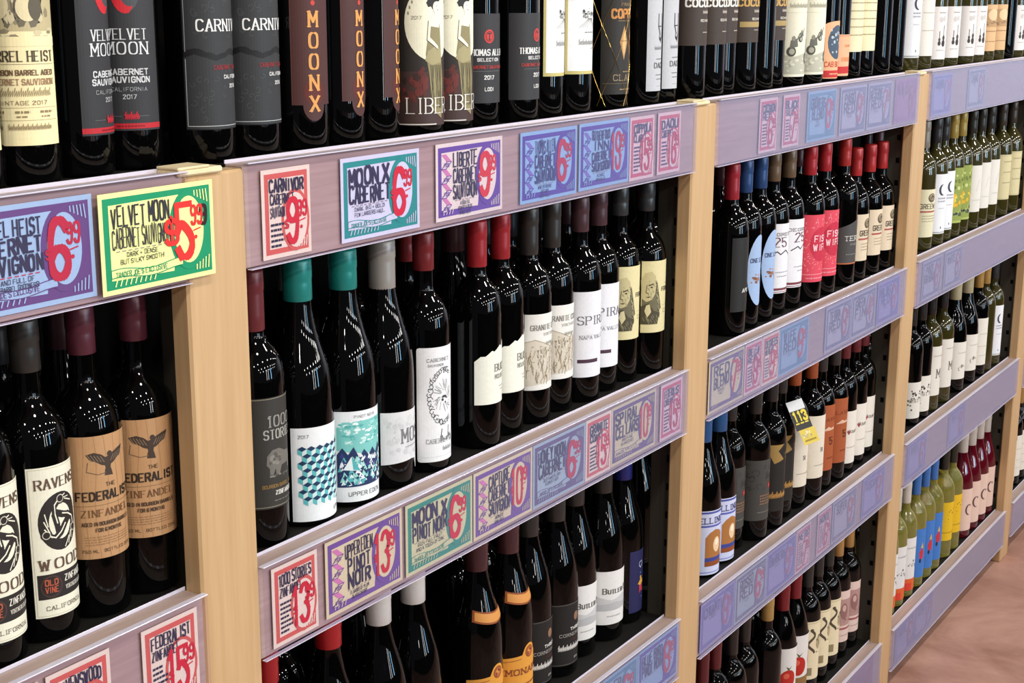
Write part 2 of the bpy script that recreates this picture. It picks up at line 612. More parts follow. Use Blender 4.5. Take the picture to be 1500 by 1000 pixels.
def a_lib(c):
    w, h = c.w, c.h
    c.sheet('#43302D')
    m = w * .5
    c.rect(0, h * .36, w, h, '#2E2A27', 1)
    c.ell(m - 4, h * .68, 40, 50, '#EDEBD2', 2, 36)
    for i in range(13):                      # arc of small letters
        t = math.radians(165 - i * 10)
        c.rect(m - 4 + 36 * math.cos(t) - 1, h * .68 + 45 * math.sin(t) - 2, m - 4 + 36 * math.cos(t) + 1, h * .68 + 45 * math.sin(t) + 2, '#8E8A74', 3)
    c.text('2017', m - 28, h * .68 + 4, 4, '#7C7864', wt=.12)
    c.blobs(2, h * .14, m - 10, h * .4, 26, 3, 8, ['#5A2C28', '#6A2E2A', '#3A2623'], 2, 1.0)
    X, Y = m - 1, h * .645
    S = '#EFEAD4'
    D = '#8E8560'
    c.poly([(X - 9, Y + 8), (X + 9, Y + 6), (X + 12, Y - 36), (X + 16, Y - 70), (X + 12, Y - 118), (X - 6, Y - 106), (X - 10, Y - 60), (X - 15, Y - 34)], D, 4, 'artwork', False)
    c.poly([(X - 12, Y - 30), (X - 2, Y - 24), (X + 10, Y - 26), (X + 12, Y - 44), (X - 6, Y - 48), (X - 16, Y - 42)], '#A39A72', 5, 'artwork', False)
    for i in range(9):
        x = X - 8 + i * 2.4
        c.line([(x, Y - 48), (x + c.R.uniform(-3, 3), Y - 76), (x + c.R.uniform(-1, 4), Y - 104)], .8, '#4E4934', 6)
    c.poly([(X - 10, Y + 10), (X - 3, Y + 15), (X + 4, Y + 15), (X + 9, Y + 8), (X + 7, Y + 0), (X - 8, Y + 2)], S, 5, 'artwork', False)
    c.poly([(X - 11, Y + 9), (X - 7, Y + 8), (X - 9, Y - 12), (X + 5, Y - 24), (X + 4, Y - 28), (X - 13, Y - 16)], S, 6, 'artwork', False)
    c.line([(X - 11, Y + 9), (X - 13, Y - 16), (X + 4, Y - 28)], .6, '#3A362E', 7)
    c.poly([(X - 2, Y + 14), (X + 3, Y + 14), (X + 3, Y + 21), (X - 1, Y + 21)], S, 6)
    c.ell(X + 1, Y + 26, 5, 7.5, S, 7, 14)
    c.blobs(X - 15, Y + 22, X + 5, Y + 46, 16, 3, 6, ['#2B2A28', '#1F1E1D'], 6)
    c.blobs(X - 5, Y + 31, X + 10, Y + 43, 7, 3, 4.5, ['#2B2A28', '#1F1E1D'], 8)
    c.ell(X + 2, Y + 28, .7, .5, '#2B2A28', 9, 8)
    c.ell(X + 4, Y + 22.5, 1.2, .6, '#A8463C', 9, 8)
    c.text('LIBERTE', w * .55, 16, 20, '#E9E5DC', serif=1, wt=.09, ht=.04, fit=w * .86, L=9)
    c.rect(0, 1, w * .5, 2.4, '#D8D4CC', 3)


def a_thomas(c):
    w, h = c.w, c.h
    c.sheet('#333335')
    m = w * .55
    c.ell(m, h - 31, 8.5, 9.5, '#C9403C', 2, 18)
    c.ell(m, h - 31, 6.4, 7.4, '#8E2E2C', 3, 18)
    c.ell(m, h - 31, 5, 5.8, '#C9403C', 4, 16)
    c.text('T', m, h - 35, 8, '#333335', serif=1, wt=.2)
    c.text('THOMAS ALLEN', m, h - 57, 8, '#E8E8E6', serif=1, wt=.24, ht=.09, fit=w * .74)
    c.text('SELECTION', m, h - 65, 4, '#D8D8D6', wt=.22, fit=w * .42)
    c.text('CABERNET SAUVIGNON', m, h - 75, 3.8, '#A93A38', wt=.2, fit=w * .66)
    c.rect(m - 25, h - 79, m + 25, h - 78.6, '#777', 2)
    c.text('2017', m, h - 90, 5, '#D8D8D6', wt=.2)
    c.text('LODI', m, h - 106, 4.6, '#D8D8D6', wt=.2)


def a_ruther(c):
    w, h = c.w, c.h
    c.sheet('#C8BC78')
    c.rect(4, 5, w - 4, h, '#EFF0F0', 1)
    m = w * .52
    c.text('RUTHERFORD', m, h - 20, 8, '#6E706E', serif=1, wt=.2, ht=.08, fit=w * .8)
    c.rect(8, h - 25, w - 8, h - 24.6, '#9A9C98', 2)
    for i in range(9):
        c.line([(m - 22 + i * 5, h - 66), (m - 3 + i * .8, h - 52)], .6, '#8A8C88', 2)
    c.blobs(m - 20, h - 56, m + 16, h - 36, 34, 1, 3.2, ['#5E605E', '#3E403E', '#8A8C88', '#A9ABA7'], 3)
    c.micro(m - 12, m + 12, h - 74, 1.8, '#8A8C88')
    c.script(m - 24, m + 24, h - 92, 6, '#6E706E', .4)
    c.micro(m + 4, m + 14, h - 98, 1.6, '#9A9C98')


def a_coppola(c):
    w, h = c.w, c.h
    c.sheet('#2B2926')
    m = w * .55
    c.text('COPPOLA', m, h - 34, 13, '#C98A4A', wt=.26, ht=.2, fit=w * .74)
    c.text('FRANCIS', m, h - 15, 4, '#A98D62', serif=1, wt=.12, fit=w * .4)
    c.rect(m - 25, h - 39, m + 25, h - 38, '#8A6A42', 2)
    for k in (-1, 1):
        x = m + 12 * k
        c.poly([(x, h - 100), (x + 9, h - 72), (x, h - 46), (x - 9, h - 72)], '#B98A55', 2)
        c.poly([(x, h - 94), (x + 5, h - 72), (x, h - 54), (x - 5, h - 72)], '#D9B27C', 3)
        c.line([(x - 7, h - 70), (x + 7, h - 70)], 1, '#7A5A34', 4)
    c.micro(m - 14, m + 20, h - 119, 1.6, '#A98D62')
    c.text('CLARET', m, h - 132, 9, '#9A886C', serif=1, wt=.12, fit=w * .66)
    c.rect(4, h - 137, w - 4, h - 136.6, '#8A7A5E', 2)
    c.micro(m - 20, m + 20, 7, 1.6, '#A98D62')


def a_daou(c):
    w, h = c.w, c.h
    c.sheet('#BFC1C6')
    m = w * .55
    K = '#2F2F33'
    c.line([(m - 6, h - 24), (m - 6, h - 44), (m + 4, h - 70), (m + 7, h - 60), (m + 7, h - 24)], 2.2, K, 2)
    c.line([(m - 6, h - 44), (m + 7, h - 44)], 1.6, K, 2)
    c.ell(m, h - 62, 4, 6, K, 3, 12)
    c.ell(m, h - 60, 2, 3, '#BFC1C6', 4, 10)
    c.script(m - 16, m + 14, h - 82, 4, '#85878C', .35)
    c.micro(m - 10, m + 8, h - 98, 1.4, '#66686C')
    c.text('DAOU', m + 1, h - 112, 8.5, '#4A4B50', wt=.14, ht=.1, fit=32)
    c.micro(m - 11, m + 11, h - 124, 1.3, '#77797E')
    c.micro(m - 9, m + 9, h - 131, 1.3, '#77797E')
    c.line([(m - 8, 8), (m + 8, 8)], .4, '#77797E', 2)


def a_coco(c, gold=False):
    w, h = c.w, c.h
    c.sheet('#40352F')
    top = h - 42
    WC = '#CDB98A' if gold else '#E6E3DD'
    pts = [(0, h)] + [(0, top)]
    n = 14
    pts = [(i * w / n, top + 6 + (7 if i % 3 == 1 else 0) - (5 if i % 3 == 2 else 0)) for i in range(n + 1)]
    c.poly(pts + [(w, h), (0, h)], WC, 1, 'artwork', False)
    for i in range(5):
        x = w * (.12 + .2 * i)
        c.line([(x - 6, top + 14), (x, top + 24), (x + 7, top + 12)], 2.2, '#2E2621', 2)
    c.text('COCOBON', w * .56, top - 15, 12, '#C9A25E' if gold else '#E9E6DF', wt=.26, ht=.16, fit=w * .8)
    c.script(w * .48, w * .66, top - 27, 4, '#BDB4A8', .5)
    c.text('RED WINE', w * .56, top - 41, 4, '#CFC8BC', wt=.2, fit=24)
    if gold:
        c.rect(w * .2, top - 54, w * .9, top - 44, '#A8905C', 2)
    c.micro(w * .5, w * .66, top - 60, 1.6, '#BDB4A8')


def a_cocogold(c):
    a_coco(c, True)


def a_cars(c):
    w, h = c.w, c.h
    c.sheet('#E4E2CC')
    c.script(w * .14, w * .9, h - 32, 7, '#A9A795', .6)
    c.rect(4, h - 42, w - 4, h - 41.5, '#B4B2A0', 2)
    c.poly([(0, 5), (w, 5), (w, 36), (w * .6, 48), (w * .3, 40), (0, 44)], '#B9B8A6', 1, 'artwork', False)
    c.blobs(0, 6, w, 42, 30, 2, 7, ['#C9C8B6', '#A3A291', '#D6D4C0'], 2, .6)
    for x, y, s in ((w * .22, 56, 1.0), (w * .66, 44, 1.25), (w * .42, 78, .6)):
        c.ell(x, y - 6 * s, 10 * s, 10 * s, '#4B4B45', 3, 14)
        c.ell(x + 1, y - 6 * s, 6 * s, 6 * s, '#A5A494', 4, 12)
        c.poly([(x - 4 * s, y), (x + 14 * s, y + 4 * s), (x + 12 * s, y + 20 * s), (x - 2 * s, y + 16 * s)], '#6A6A62', 3)
        c.line([(x + 12 * s, y + 18 * s), (x + 18 * s, y + 30 * s)], 1.6 * s, '#5A5A52', 4)
        c.ell(x + 4 * s, y + 20 * s, 4 * s, 5 * s, '#8C8B7C', 5, 10)


def a_orange(c):
    w, h = c.w, c.h
    c.sheet('#E9B187', [(0, 0), (w, 0), (w, h - 10)] + [(w / 2 + w / 2 * math.cos(math.radians(i * 18)), h - 10 + 10 * math.sin(math.radians(i * 18))) for i in range(1, 10)] + [(0, h - 10)])
    m = w * .45
    c.ell(m, h * .63, w * .34, h * .3, '#47586A', 1, 20)
    c.blobs(m - w * .28, h * .38, m + w * .28, h * .88, 20, 2, 5, ['#8FA3B2', '#2B3844', '#B7C2C8'], 2)
    c.text('CAB BLEND', m, h * .14 + 8, 10, '#C4492F', wt=.14, fit=w * .8)
    c.rect(2, 2, w - 2, h * .14, '#C22B2B', 2)
    c.micro(w * .2, w * .8, 8, 3, '#E9B187')


def a_orangeb(c):
    w, h = c.w, c.h
    c.sheet('#E6B08A')
    c.line([(4, 4), (4, h - 3), (w - 3, h - 3)], .8, '#C4572F', 2)
    c.rect(6, 5, w - 6, 20, '#C22B2B', 2)
    c.micro(w * .2, w * .7, h * .35, 9, '#D98A5C', 2)
    c.micro(w * .3, w * .7, h * .7, 5, '#D98A5C', 2)


def plainlab(bg, ink, lines=5, band=None, big=None, frame=None):
    def fn(c):
        w, h = c.w, c.h
        c.sheet(bg)
        if frame:
            c.line([(3, 3), (w - 3, 3), (w - 3, h - 3), (3, h - 3)], .7, frame, 2, closed=True)
        y = h - 22
        if big:
            c.text(big, w * .5, y, 9, ink, serif=1, wt=.14, fit=w * .7)
            y -= 14
        for i in range(lines):
            c.micro(w * .25, w * .75, y, 2.2, ink, wd=(2, 8))
            y -= (h - 40) / max(lines, 1)
        if band:
            c.rect(0, 6, w, 10, band, 2)
    return fn


def a_moonwhite(c):
    w, h = c.w, c.h
    c.sheet('#E4E6EA')
    m = w * .42
    c.ell(m, h - 42, 11, 15, '#3B3C48', 2, 18)
    c.ell(m + 5, h - 41, 10, 14, '#E4E6EA', 3, 18)
    c.micro(m - 12, m + 14, h - 66, 3.5, '#9A9CA6')
    c.micro(m - 12, m + 14, h - 74, 3.5, '#A9ABB4')
    c.micro(m - 10, m + 12, h - 92, 1.8, '#B4B6BE')
    c.rect(m, 14, m + 3, 20, '#55565E', 2)
    c.rect(0, 4, w, 5.6, '#6A6C66', 2)
    c.rect(0, 0, w, 1.5, '#8A8C80', 2)


def a_violin(c):
    w, h = c.w, c.h
    c.sheet('#E6E1DE')
    m = w * .42
    c.ell(m - 4, h - 32, 6, 7, '#C9C5C2', 2, 12)
    c.ell(m + 7, h - 30, 6, 7, '#C9C5C2', 2, 12)
    for x, s in ((m - 7, .75), (m + 7, 1.1)):
        y = 40
        c.ell(x, y, 6 * s, 8 * s, '#3A3636', 2, 14)
        c.ell(x, y + 12 * s, 4.4 * s, 6 * s, '#4A4444', 3, 14)
        c.line([(x, y + 16 * s), (x, y + 40 * s)], 1.8, '#3A3636', 3)
    c.micro(m - 14, m + 12, 22, 1.8, '#AFA9A6')
    c.micro(m - 10, m + 12, h - 16, 2.2, '#8F8A88')


def a_tan(c):
    w, h = c.w, c.h
    c.sheet('#D9B183')
    c.rect(w * .1, h * .52, w * .75, h * .9, '#B8946B', 1)
    c.ell(w * .42, h * .78, 18, 16, '#E4C49A', 2, 16)
    c.blobs(w * .12, h * .54, w * .72, h * .66, 14, 3, 7, ['#8F7150', '#A5855F'], 3, .6)
    c.micro(w * .2, w * .6, h * .42, 2, '#8F7150')
    c.micro(w * .2, w * .7, h * .2, 2, '#A5855F')


def a_raven(c):
    w, h = c.w, c.h
    c.sheet('#E4E1CC')
    K = '#2A2523'
    m = w / 2
    c.line([(2, 2), (w - 2, 2), (w - 2, h - 2), (2, h - 2)], .4, '#A9A48C', 1, closed=True)
    c.text('RAVENS', m, h - 23, 10, '#5E4A3C', serif=1, wt=.19, ht=.07, fit=w * .76, rise=0)
    cy = h - 60
    c.ell(m, cy, 25, 31, K, 1, 30)
    c.ell(m, cy, 14, 19, '#E4E1CC', 2, 24)
    for k in range(3):                       # three birds' necks turning around the ring
        a = math.radians(90 + 120 * k)
        P = [(m + q * math.cos(a + t) * .8, cy + q * math.sin(a + t)) for q, t in ((26, .0), (20, .5), (12, .9), (7, 1.9), (12, 2.7))]
        c.line(P, 5.5, K, 3)
        c.line([(x + .6, y + .8) for x, y in P[:4]], 1.1, '#E4E1CC', 4)
        c.ell(P[0][0] * .96 + m * .04, P[0][1] * .92 + cy * .08, 6, 6, K, 4, 14)
        c.ell(P[0][0] * .96 + m * .04, P[0][1] * .92 + cy * .08, 4.4, 4.4, '#C9C5B0', 5, 14)
        c.ell(P[0][0] * .96 + m * .04, P[0][1] * .92 + cy * .08, 3.5, 3.5, K, 6, 14)
        for j in range(3):
            t = a + 1.2 + j * .28
            c.line([(m + 24 * math.cos(t) * .8, cy + 29 * math.sin(t)), (m + 19 * math.cos(t + .5) * .8, cy + 24 * math.sin(t + .5))], .9, '#E4E1CC', 5)
    c.text('WOOD', m, h - 109, 10.5, '#5E4A3C', serif=1, wt=.2, ht=.07, fit=w * .78)
    c.rect(4, 20, w, 47, K, 1)
    c.ell(w * .27, 33.5, 11.5, 12, '#4A3430', 2, 18)
    c.ell(w * .27, 33.5, 10, 10.5, K, 3, 18)
    c.text('OLD', w * .27, 35, 6, '#B4573E', wt=.2, fit=13)
    c.text('VINE', w * .27, 27, 6, '#B4573E', wt=.2, fit=13)
    c.text('ZINFANDEL', w * .73, 36, 6.5, '#DEDACC', wt=.2, fit=w * .48)
    c.text('VINTNERS BLEND', w * .73, 27, 4, '#C9C5B8', serif=1, wt=.14, fit=w * .46)
    c.text('CALIFORNIA', m, 8, 4.2, '#5E5648', wt=.12, serif=1, fit=w * .66)


def eagle(c, x, y, s, K):
    c.poly([(x - 2, y - 8), (x + 3, y - 9), (x + 5, y + 3), (x + 2, y + 7), (x - 4, y + 5)][::1], K, 3, 'artwork', False)
    for d in (-1, 1):
        P = [(x, y + 4), (x + d * 7 * s, y + 10 * s), (x + d * 15 * s, y + 13 * s), (x + d * 24 * s, y + 11 * s if d < 0 else y + 15 * s), (x + d * 20 * s, y + 5 * s), (x + d * 13 * s, y + 2 * s), (x + d * 7 * s, y - 2), (x, y - 4)]
        c.poly(P, K, 2, 'artwork', False)
        for k in range(5):
            c.line([(x + d * (4 + 3.4 * k) * s, y + (1 + k * .6) * s), (x + d * (8 + 3.6 * k) * s, y + (8 + k * .8) * s)], .5, '#8A7560', 4)
    c.ell(x + 3, y + 9, 3, 3, K, 3, 10)
    c.poly([(x - 3, y - 7), (x + 4, y - 7), (x + 6, y - 15), (x - 4, y - 14)], K, 2)
    c.line([(x - 22 * s, y + 2), (x - 24 * s, y - 8), (x - 12 * s, y - 12), (x - 2, y - 11)], .6, '#6A5644', 3)


def a_fedz(c):
    w, h = c.w, c.h
    c.sheet('#B88E64')
    m = w * .5
    for i in range(7):                       # wood veneer print
        x = w * (.08 + i * .14)
        c.line([(x + 2 * math.sin(i + k * .9), k * h / 8) for k in range(9)], .5, '#A67C55', 1)
    eagle(c, m + 2, h - 30, .95, '#43362C')
    c.text('THE', m + 4, h - 56, 4, '#4A392B', wt=.16)
    c.text('FEDERALIST', m, h - 70, 9.2, '#33281F', wt=.24, ht=.16, fit=w * .76)
    c.rect(4, h - 76, w - 4, h - 75.6, '#6E533A', 2)
    c.text('ZINFANDEL', m, h - 88, 7.4, '#6A4A30', serif=1, wt=.16, ht=.07, fit=w * .66)
    c.text('AGED IN BOURBON BARRELS', m, h - 98, 3.8, '#4A392B', wt=.26, fit=w * .66)
    c.text('FOR 6 MONTHS', m, h - 105, 3.8, '#4A392B', wt=.26, fit=w * .34)
    for k in range(4):
        c.micro(w * .2, w * .8, h - 111 - k * 2.8, .7, '#8E6C4C')
    c.text('750 ML   BOTTLED 2016', m, 7, 3.2, '#5E4630', wt=.14, fit=w * .7)


def a_stories(c):
    w, h = c.w, c.h
    c.sheet('#35332F')
    c.rect(0, h - 2, w, h - 1.2, '#8E8874', 2)
    m = w * .56
    c.text('1000', m, h - 36, 13, '#8E8C86', serif=1, wt=.16, ht=.08, fit=38)
    c.text('STORIES', m, h - 51, 11, '#A3A19A', serif=1, wt=.2, ht=.08, fit=50)
    B = '#6E6B64'
    x, y = m - 3, h - 80
    c.poly([(x - 20, y - 3), (x - 19, y + 8), (x - 12, y + 15), (x - 2, y + 16), (x + 8, y + 11), (x + 18, y + 10), (x + 22, y + 2), (x + 19, y - 12), (x + 15, y - 12), (x + 14, y - 5), (x + 2, y - 6), (x - 2, y - 16), (x - 7, y - 16), (x - 8, y - 8), (x - 12, y - 17), (x - 16, y - 16), (x - 16, y - 8)], B, 2, 'artwork', False)
    c.blobs(x - 18, y - 6, x + 2, y + 13, 16, 2, 4, ['#57544E', '#84817A'], 3)
    c.blobs(x - 20, y - 20, x + 16, y - 14, 12, 2, 3, ['#57544E', '#84817A'], 2, .5)
    c.text('BOURBON BARREL AGED', m - 2, h - 112, 4, '#8C6F40', wt=.16, fit=54)
    c.text('ZINFANDEL', m + 5, h - 121, 4.6, '#C9C7C0', wt=.26, serif=1, fit=34)
    c.micro(m - 14, m + 20, h - 129, 1.2, '#77746C')
    c.rect(0, 2, w, 2.8, '#8E8874', 2)


def mountains(c, x0, x1, h):
    c.poly([(x0, h - 22), (x0 + 8, h - 14), (x1, h - 12), (x1, h - 66), (x0, h - 52)], '#7CC4BF', 1, 'artwork', False)
    c.blobs(x0, h - 46, x1, h - 12, int((x1 - x0) * 1.1), 2, 6, ['#9AD6D0', '#58AEAA', '#C9E8E4', '#7CC4BF', '#E4F2F0'], 2, .45)
    n = max(4, int((x1 - x0) / 7))
    mt = [(x0 + (x1 - x0) * i / n, h - (50 if i % 2 else 60) - c.R.uniform(-3, 3)) for i in range(n + 1)]
    c.poly(mt + [(x1, 22), (x0, 20)], '#24365E', 3, 'artwork', False)
    for i in range(int((x1 - x0) * 2.2)):
        x, y = c.R.uniform(x0, x1 - 7), c.R.uniform(22, h - 62)
        q = c.R.uniform(2, 5)
        c.poly([(x, y), (x + q * c.R.uniform(.4, 1), y + q * 1.8), (x + q * 1.6, y + q * .3)], c.R.choice(['#EDF3F4', '#58B4B8', '#EDF3F4', '#9AD6D0', '#3A3F7C', '#24365E']), 4)
    c.poly([(x0 + 8, h - 78), (x0 + 19, h - 60), (x0 + 31, h - 80)], '#E9F1F2', 5)
    c.poly([(x0 + 19, h - 60), (x0 + 31, h - 80), (x0 + 21, h - 78)], '#58B4B8', 6)


def a_cube(c):
    w, h = c.w, c.h
    c.sheet('#E6EAEC')
    N, T, P = '#1D3A5A', '#58B4B8', '#D5E6E8'
    s = 6.0
    dx, dy = s * .95, s * .55
    mountains(c, w * .66, w - 5, h)
    for row in range(10):
        for col in range(7):
            x = 14 + col * dx * 2 + (dx if row % 2 else 0)
            y = h - 30 - row * (s + dy) * 1.0
            if x > w * .70 or y < 20:
                continue
            T2 = T if col < 4 else ('#8FD0CE' if (row + col) % 3 else T)
            c.poly([(x, y), (x + dx, y + dy), (x, y + 2 * dy), (x - dx, y + dy)], N, 5)
            c.poly([(x - dx, y + dy), (x, y), (x, y - s), (x - dx, y + dy - s)], T2, 5)
            c.poly([(x, y), (x + dx, y + dy), (x + dx, y + dy - s), (x, y - s)], P, 5)
    c.text('2017', 16, h - 13, 4, '#77797C', wt=.12)
    c.text('UPPER EDEN', w * .78, 8, 4.6, '#66686C', wt=.13, fit=42)


def a_eden(c):
    w, h = c.w, c.h
    c.sheet('#E6EAEC')
    mountains(c, w * .04, w - 5, h)
    c.text('PINOT NOIR', w * .42, h - 9, 3.6, '#8A8C90', wt=.12, fit=32)
    c.text('UPPER EDEN', w * .42, 8, 5.4, '#66686C', wt=.13, fit=50)


def a_mo(c):
    w, h = c.w, c.h
    c.sheet('#D9DADB', [(0, 16), (w * .55, 19), (w * .66, 17), (w * .72, 2), (w * .8, 0), (w * .84, 18), (w, 20), (w, h), (w * .5, h - 1), (0, h)])
    c.blobs(2, 20, w, h - 2, 60, 3, 8, ['#CFD0D1', '#C6C8C9', '#D4D5D6'], 1)
    c.text('MOSH', w * .34, h * .5, 19, '#77797A', serif=1, wt=.13, ht=.06, fit=w * .62, align='l')
    c.micro(w * .4, w * .7, h * .42, 1.4, '#9A9C9D')


def a_lion(c):
    w, h = c.w, c.h
    q = 4
    c.sheet('#E9EAEB', [(q, 0), (w - q, 0), (w - 1, 1), (w, q), (w, h - q), (w - 1, h - 1), (w - q, h), (q, h), (1, h - 1), (0, h - q), (0, q), (1, 1)])
    c.text('CABERNET', w * .36, h - 20, 4.4, '#8A8C8E', serif=1, wt=.14, fit=w * .4)
    c.text('SAUVIGNON', w * .3, h - 27, 3.4, '#8A8C8E', slant=.2, wt=.12, fit=w * .26)
    K = '#45474A'
    m = w * .44
    for i in range(26):                      # mane curls in a ring
        a = math.radians(60 + i * 9.6)
        x, y = m + 23 * math.cos(a), h * .57 + 38 * math.sin(a)
        rr = c.R.uniform(3.5, 5.5)
        b = c.R.uniform(0, 6)
        c.line([(x + rr * (1 - k / 11) * math.cos(b + k * .75), y + rr * (1 - k / 11) * math.sin(b + k * .75)) for k in range(9)], .75, K, 2)
    for i in range(40):
        a = c.R.uniform(0, 6.28)
        q1, q2 = c.R.uniform(6, 12), c.R.uniform(13, 19)
        c.line([(m + q1 * math.cos(a), h * .56 + q1 * 1.3 * math.sin(a)), (m + q2 * math.cos(a + .3), h * .56 + q2 * 1.4 * math.sin(a + .3))], .45, '#85878A', 2)
    c.blobs(m - 7, h * .5, m + 8, h * .62, 9, 1.2, 2.8, [K, '#3E4042'], 3)
    c.line([(m - 4, h * .28), (m - 6, h * .2), (m + 4, h * .18)], 1.2, K, 2)
    c.line([(m + 10, h * .3), (m + 9, h * .22), (m + 18, h * .2)], 1.2, K, 2)
    c.blobs(m - 10, h * .16, m + 20, h * .24, 10, 1.5, 3, ['#77797B'], 3)
    c.text('CABERNET SAUVIGNON', w * .56, 27, 6, '#9A9C9E', serif=1, wt=.12, fit=w * .84)
    c.script(w * .4, w * .62, 15, 4.5, '#8A8C8E')
    c.line([(6, 7), (w - 6, 7)], .3, '#A9ABAD', 2)


def a_buck(c):
    w, h = c.w, c.h
    c.sheet('#E9EADC', [(0, 0), (w, 0), (w, h * .86), (w * .8, h * .9), (w * .74, h), (w * .66, h * .9), (w * .6, h * .93), (w * .42, h * .84), (w * .36, h * .86), (w * .22, h * .78), (w * .12, h * .78), (0, h * .7)])
    c.text('BUCK', w * .64, h * .52, 10.5, '#77756C', serif=1, wt=.15, ht=.07, fit=w * .42)
    c.text('MOUNTAIN', w * .66, h * .4, 6, '#8E8C82', serif=1, wt=.13, fit=w * .46)
    c.micro(w * .56, w * .8, h * .26, 1.3, '#A9A79C')
    c.micro(w * .6, w * .8, h * .2, 1.3, '#A9A79C')


def a_granite(c):
    w, h = c.w, c.h
    c.sheet('#E6E5DF')
    c.text('GRANITE COAST', w * .54, h - 25, 8, '#77756E', serif=1, wt=.15, ht=.07, fit=w * .86)
    c.text('VINEYARDS', w * .58, h - 34, 3.8, '#9A9890', serif=1, wt=.12, fit=w * .4)
    c.script(w * .44, w * .72, h - 48, 3, '#9A9890', .3)
    pts = [(0, 6), (w, 16), (w, 54), (w * .86, 60), (w * .7, 70), (w * .55, 66), (w * .4, 74), (w * .18, 80), (0, 76)]
    c.poly(pts, '#D2CABA', 1, 'artwork', False)
    for i in range(120):
        x, y = c.R.uniform(1, w - 6), c.R.uniform(8, 56)
        c.line([(x, y), (x + c.R.uniform(-3, 3), y + c.R.uniform(4, 12)), (x + c.R.uniform(-4, 5), y + c.R.uniform(10, 18))], c.R.uniform(.5, 1.3), c.R.choice(['#8E7F68', '#A3957C', '#DDD5C6', '#77694F', '#CFC6B4']), 2)
    c.blobs(w * .1, 46, w, 74, 34, 1.5, 4, ['#A8A58A', '#8F8E74', '#C9C4AE', '#B9B09A'], 2, .5)
    c.line([(0, 76), (w * .2, 80), (w * .4, 74), (w * .6, 66)], .8, '#A3957C', 3)


def a_spiral(c):
    w, h = c.w, c.h
    c.sheet('#E4E5EA')
    c.text('SPIRAL', w * .5, h - 54, 13.5, '#66676E', serif=1, wt=.13, ht=.06, fit=w * .84)
    c.text('NAPA VALLEY', w * .46, h - 78, 5.4, '#85868C', serif=1, wt=.12, fit=w * .68)
    c.line([(w * .1, h - 72), (w * .4, h - 71)], .25, '#A9AAB0', 2)
    c.rect(w * .08, 24, w * .52, 30, '#4A3040', 2)


def a_fedc(c):
    w, h = c.w, c.h
    c.sheet('#DDD3A2')
    x = w * .17
    # engraved portrait: long hair behind, bald crown, face, coat
    c.poly([(x - 14, h - 30), (x - 4, h - 22), (x + 8, h - 26), (x + 15, h - 40), (x + 20, h - 66), (x + 24, h - 84), (x + 14, h - 94), (x - 14, h - 92)], '#6E6850', 1, 'artwork', False)
    c.poly([(x - 16, h - 34), (x - 9, h - 21), (x + 3, h - 18), (x + 11, h - 27), (x + 12, h - 42), (x + 10, h - 58), (x + 4, h - 68), (x - 6, h - 72), (x - 14, h - 66)], '#C4BA8C', 2, 'artwork', False)
    for i in range(26):
        t = i / 26
        y = h - 34 - t * 56
        c.line([(x + 11 + 6 * t + c.R.uniform(-1, 3), y), (x + 14 + 7 * t, y - 7), (x + 12 + 8 * t, y - 13)], .8, c.R.choice(['#3E3A2A', '#A39B74', '#3E3A2A', '#57513C']), 3)
    c.poly([(x - 3, h - 42), (x + 6, h - 39), (x + 7, h - 41), (x - 2, h - 44)], '#4B4634', 4)
    c.ell(x + 3, h - 46, 2.6, 1.3, '#3E3A2A', 4, 8)
    c.line([(x - 5, h - 42), (x - 7, h - 55), (x - 3, h - 57)], 1.0, '#57513C', 4)
    c.poly([(x - 8, h - 63), (x + 2, h - 62), (x - 2, h - 65)], '#57513C', 4)
    for i in range(22):
        px, py = x + c.R.uniform(-4, 9), h - c.R.uniform(30, 68)
        c.line([(px, py), (px + 1.5, py - 3)], .5, '#8C8566', 3)
    c.poly([(x - 16, h - 80), (x - 2, h - 74), (x + 8, h - 88), (x + 20, h - 92), (x + 16, h - 112), (x - 16, h - 112)], '#4B4634', 4, 'artwork', False)
    c.poly([(x - 6, h - 78), (x, h - 76), (x + 3, h - 90), (x - 4, h - 100), (x - 9, h - 88)], '#D2C89A', 5, 'artwork', False)
    for i in range(12):
        px, py = x + c.R.uniform(-12, 14), h - c.R.uniform(94, 108)
        c.line([(px, py), (px + 3, py - 6)], .7, '#8C8566', 5)
    c.text('FEDERALIST', w * .72, h - 54, 6.8, '#4A4638', wt=.24, ht=.16, fit=w * .54)
    c.text('THE', w * .62, h - 43, 3, '#6E6850', wt=.16)
    c.line([(w * .46, h - 80), (w * .96, h - 80)], .35, '#8C8566', 2)
    c.micro(w * .5, w * .8, h - 88, 1.4, '#A39B74')
    c.micro(w * .5, w * .8, h - 93, 1.4, '#A39B74')
    c.micro(w * .66, w * .8, 16, 2, '#A39B74')


def a_apothic(c):
    w, h = c.w, c.h
    c.sheet('#232321')
    c.text('APOTHIC', w * .64, 38, 7, '#D9D9D6', slant=.15, wt=.18, fit=w * .62)
    c.line([(w * .4, 30), (w * .8, 30)], .8, '#6A1E1C', 2)


def a_leaf(c):
    w, h = c.w, c.h
    c.sheet('#9DB6DA', [(w / 2 + w / 2 * math.cos(6.2832 * i / 28), h / 2 + h / 2 * math.sin(6.2832 * i / 28)) for i in range(28)])
    c.text('ONE LEAF', w * .5, h * .62, 7.5, '#3A3F66', serif=1, wt=.15, fit=w * .78)
    c.blobs(w * .12, h * .3, w * .62, h * .5, 12, 3, 7, ['#B98A6E', '#A5745A', '#7C5440'], 2, .6)
    c.line([(w * .5, h * .4), (w * .8, h * .2)], 1, '#4A5C88', 2)


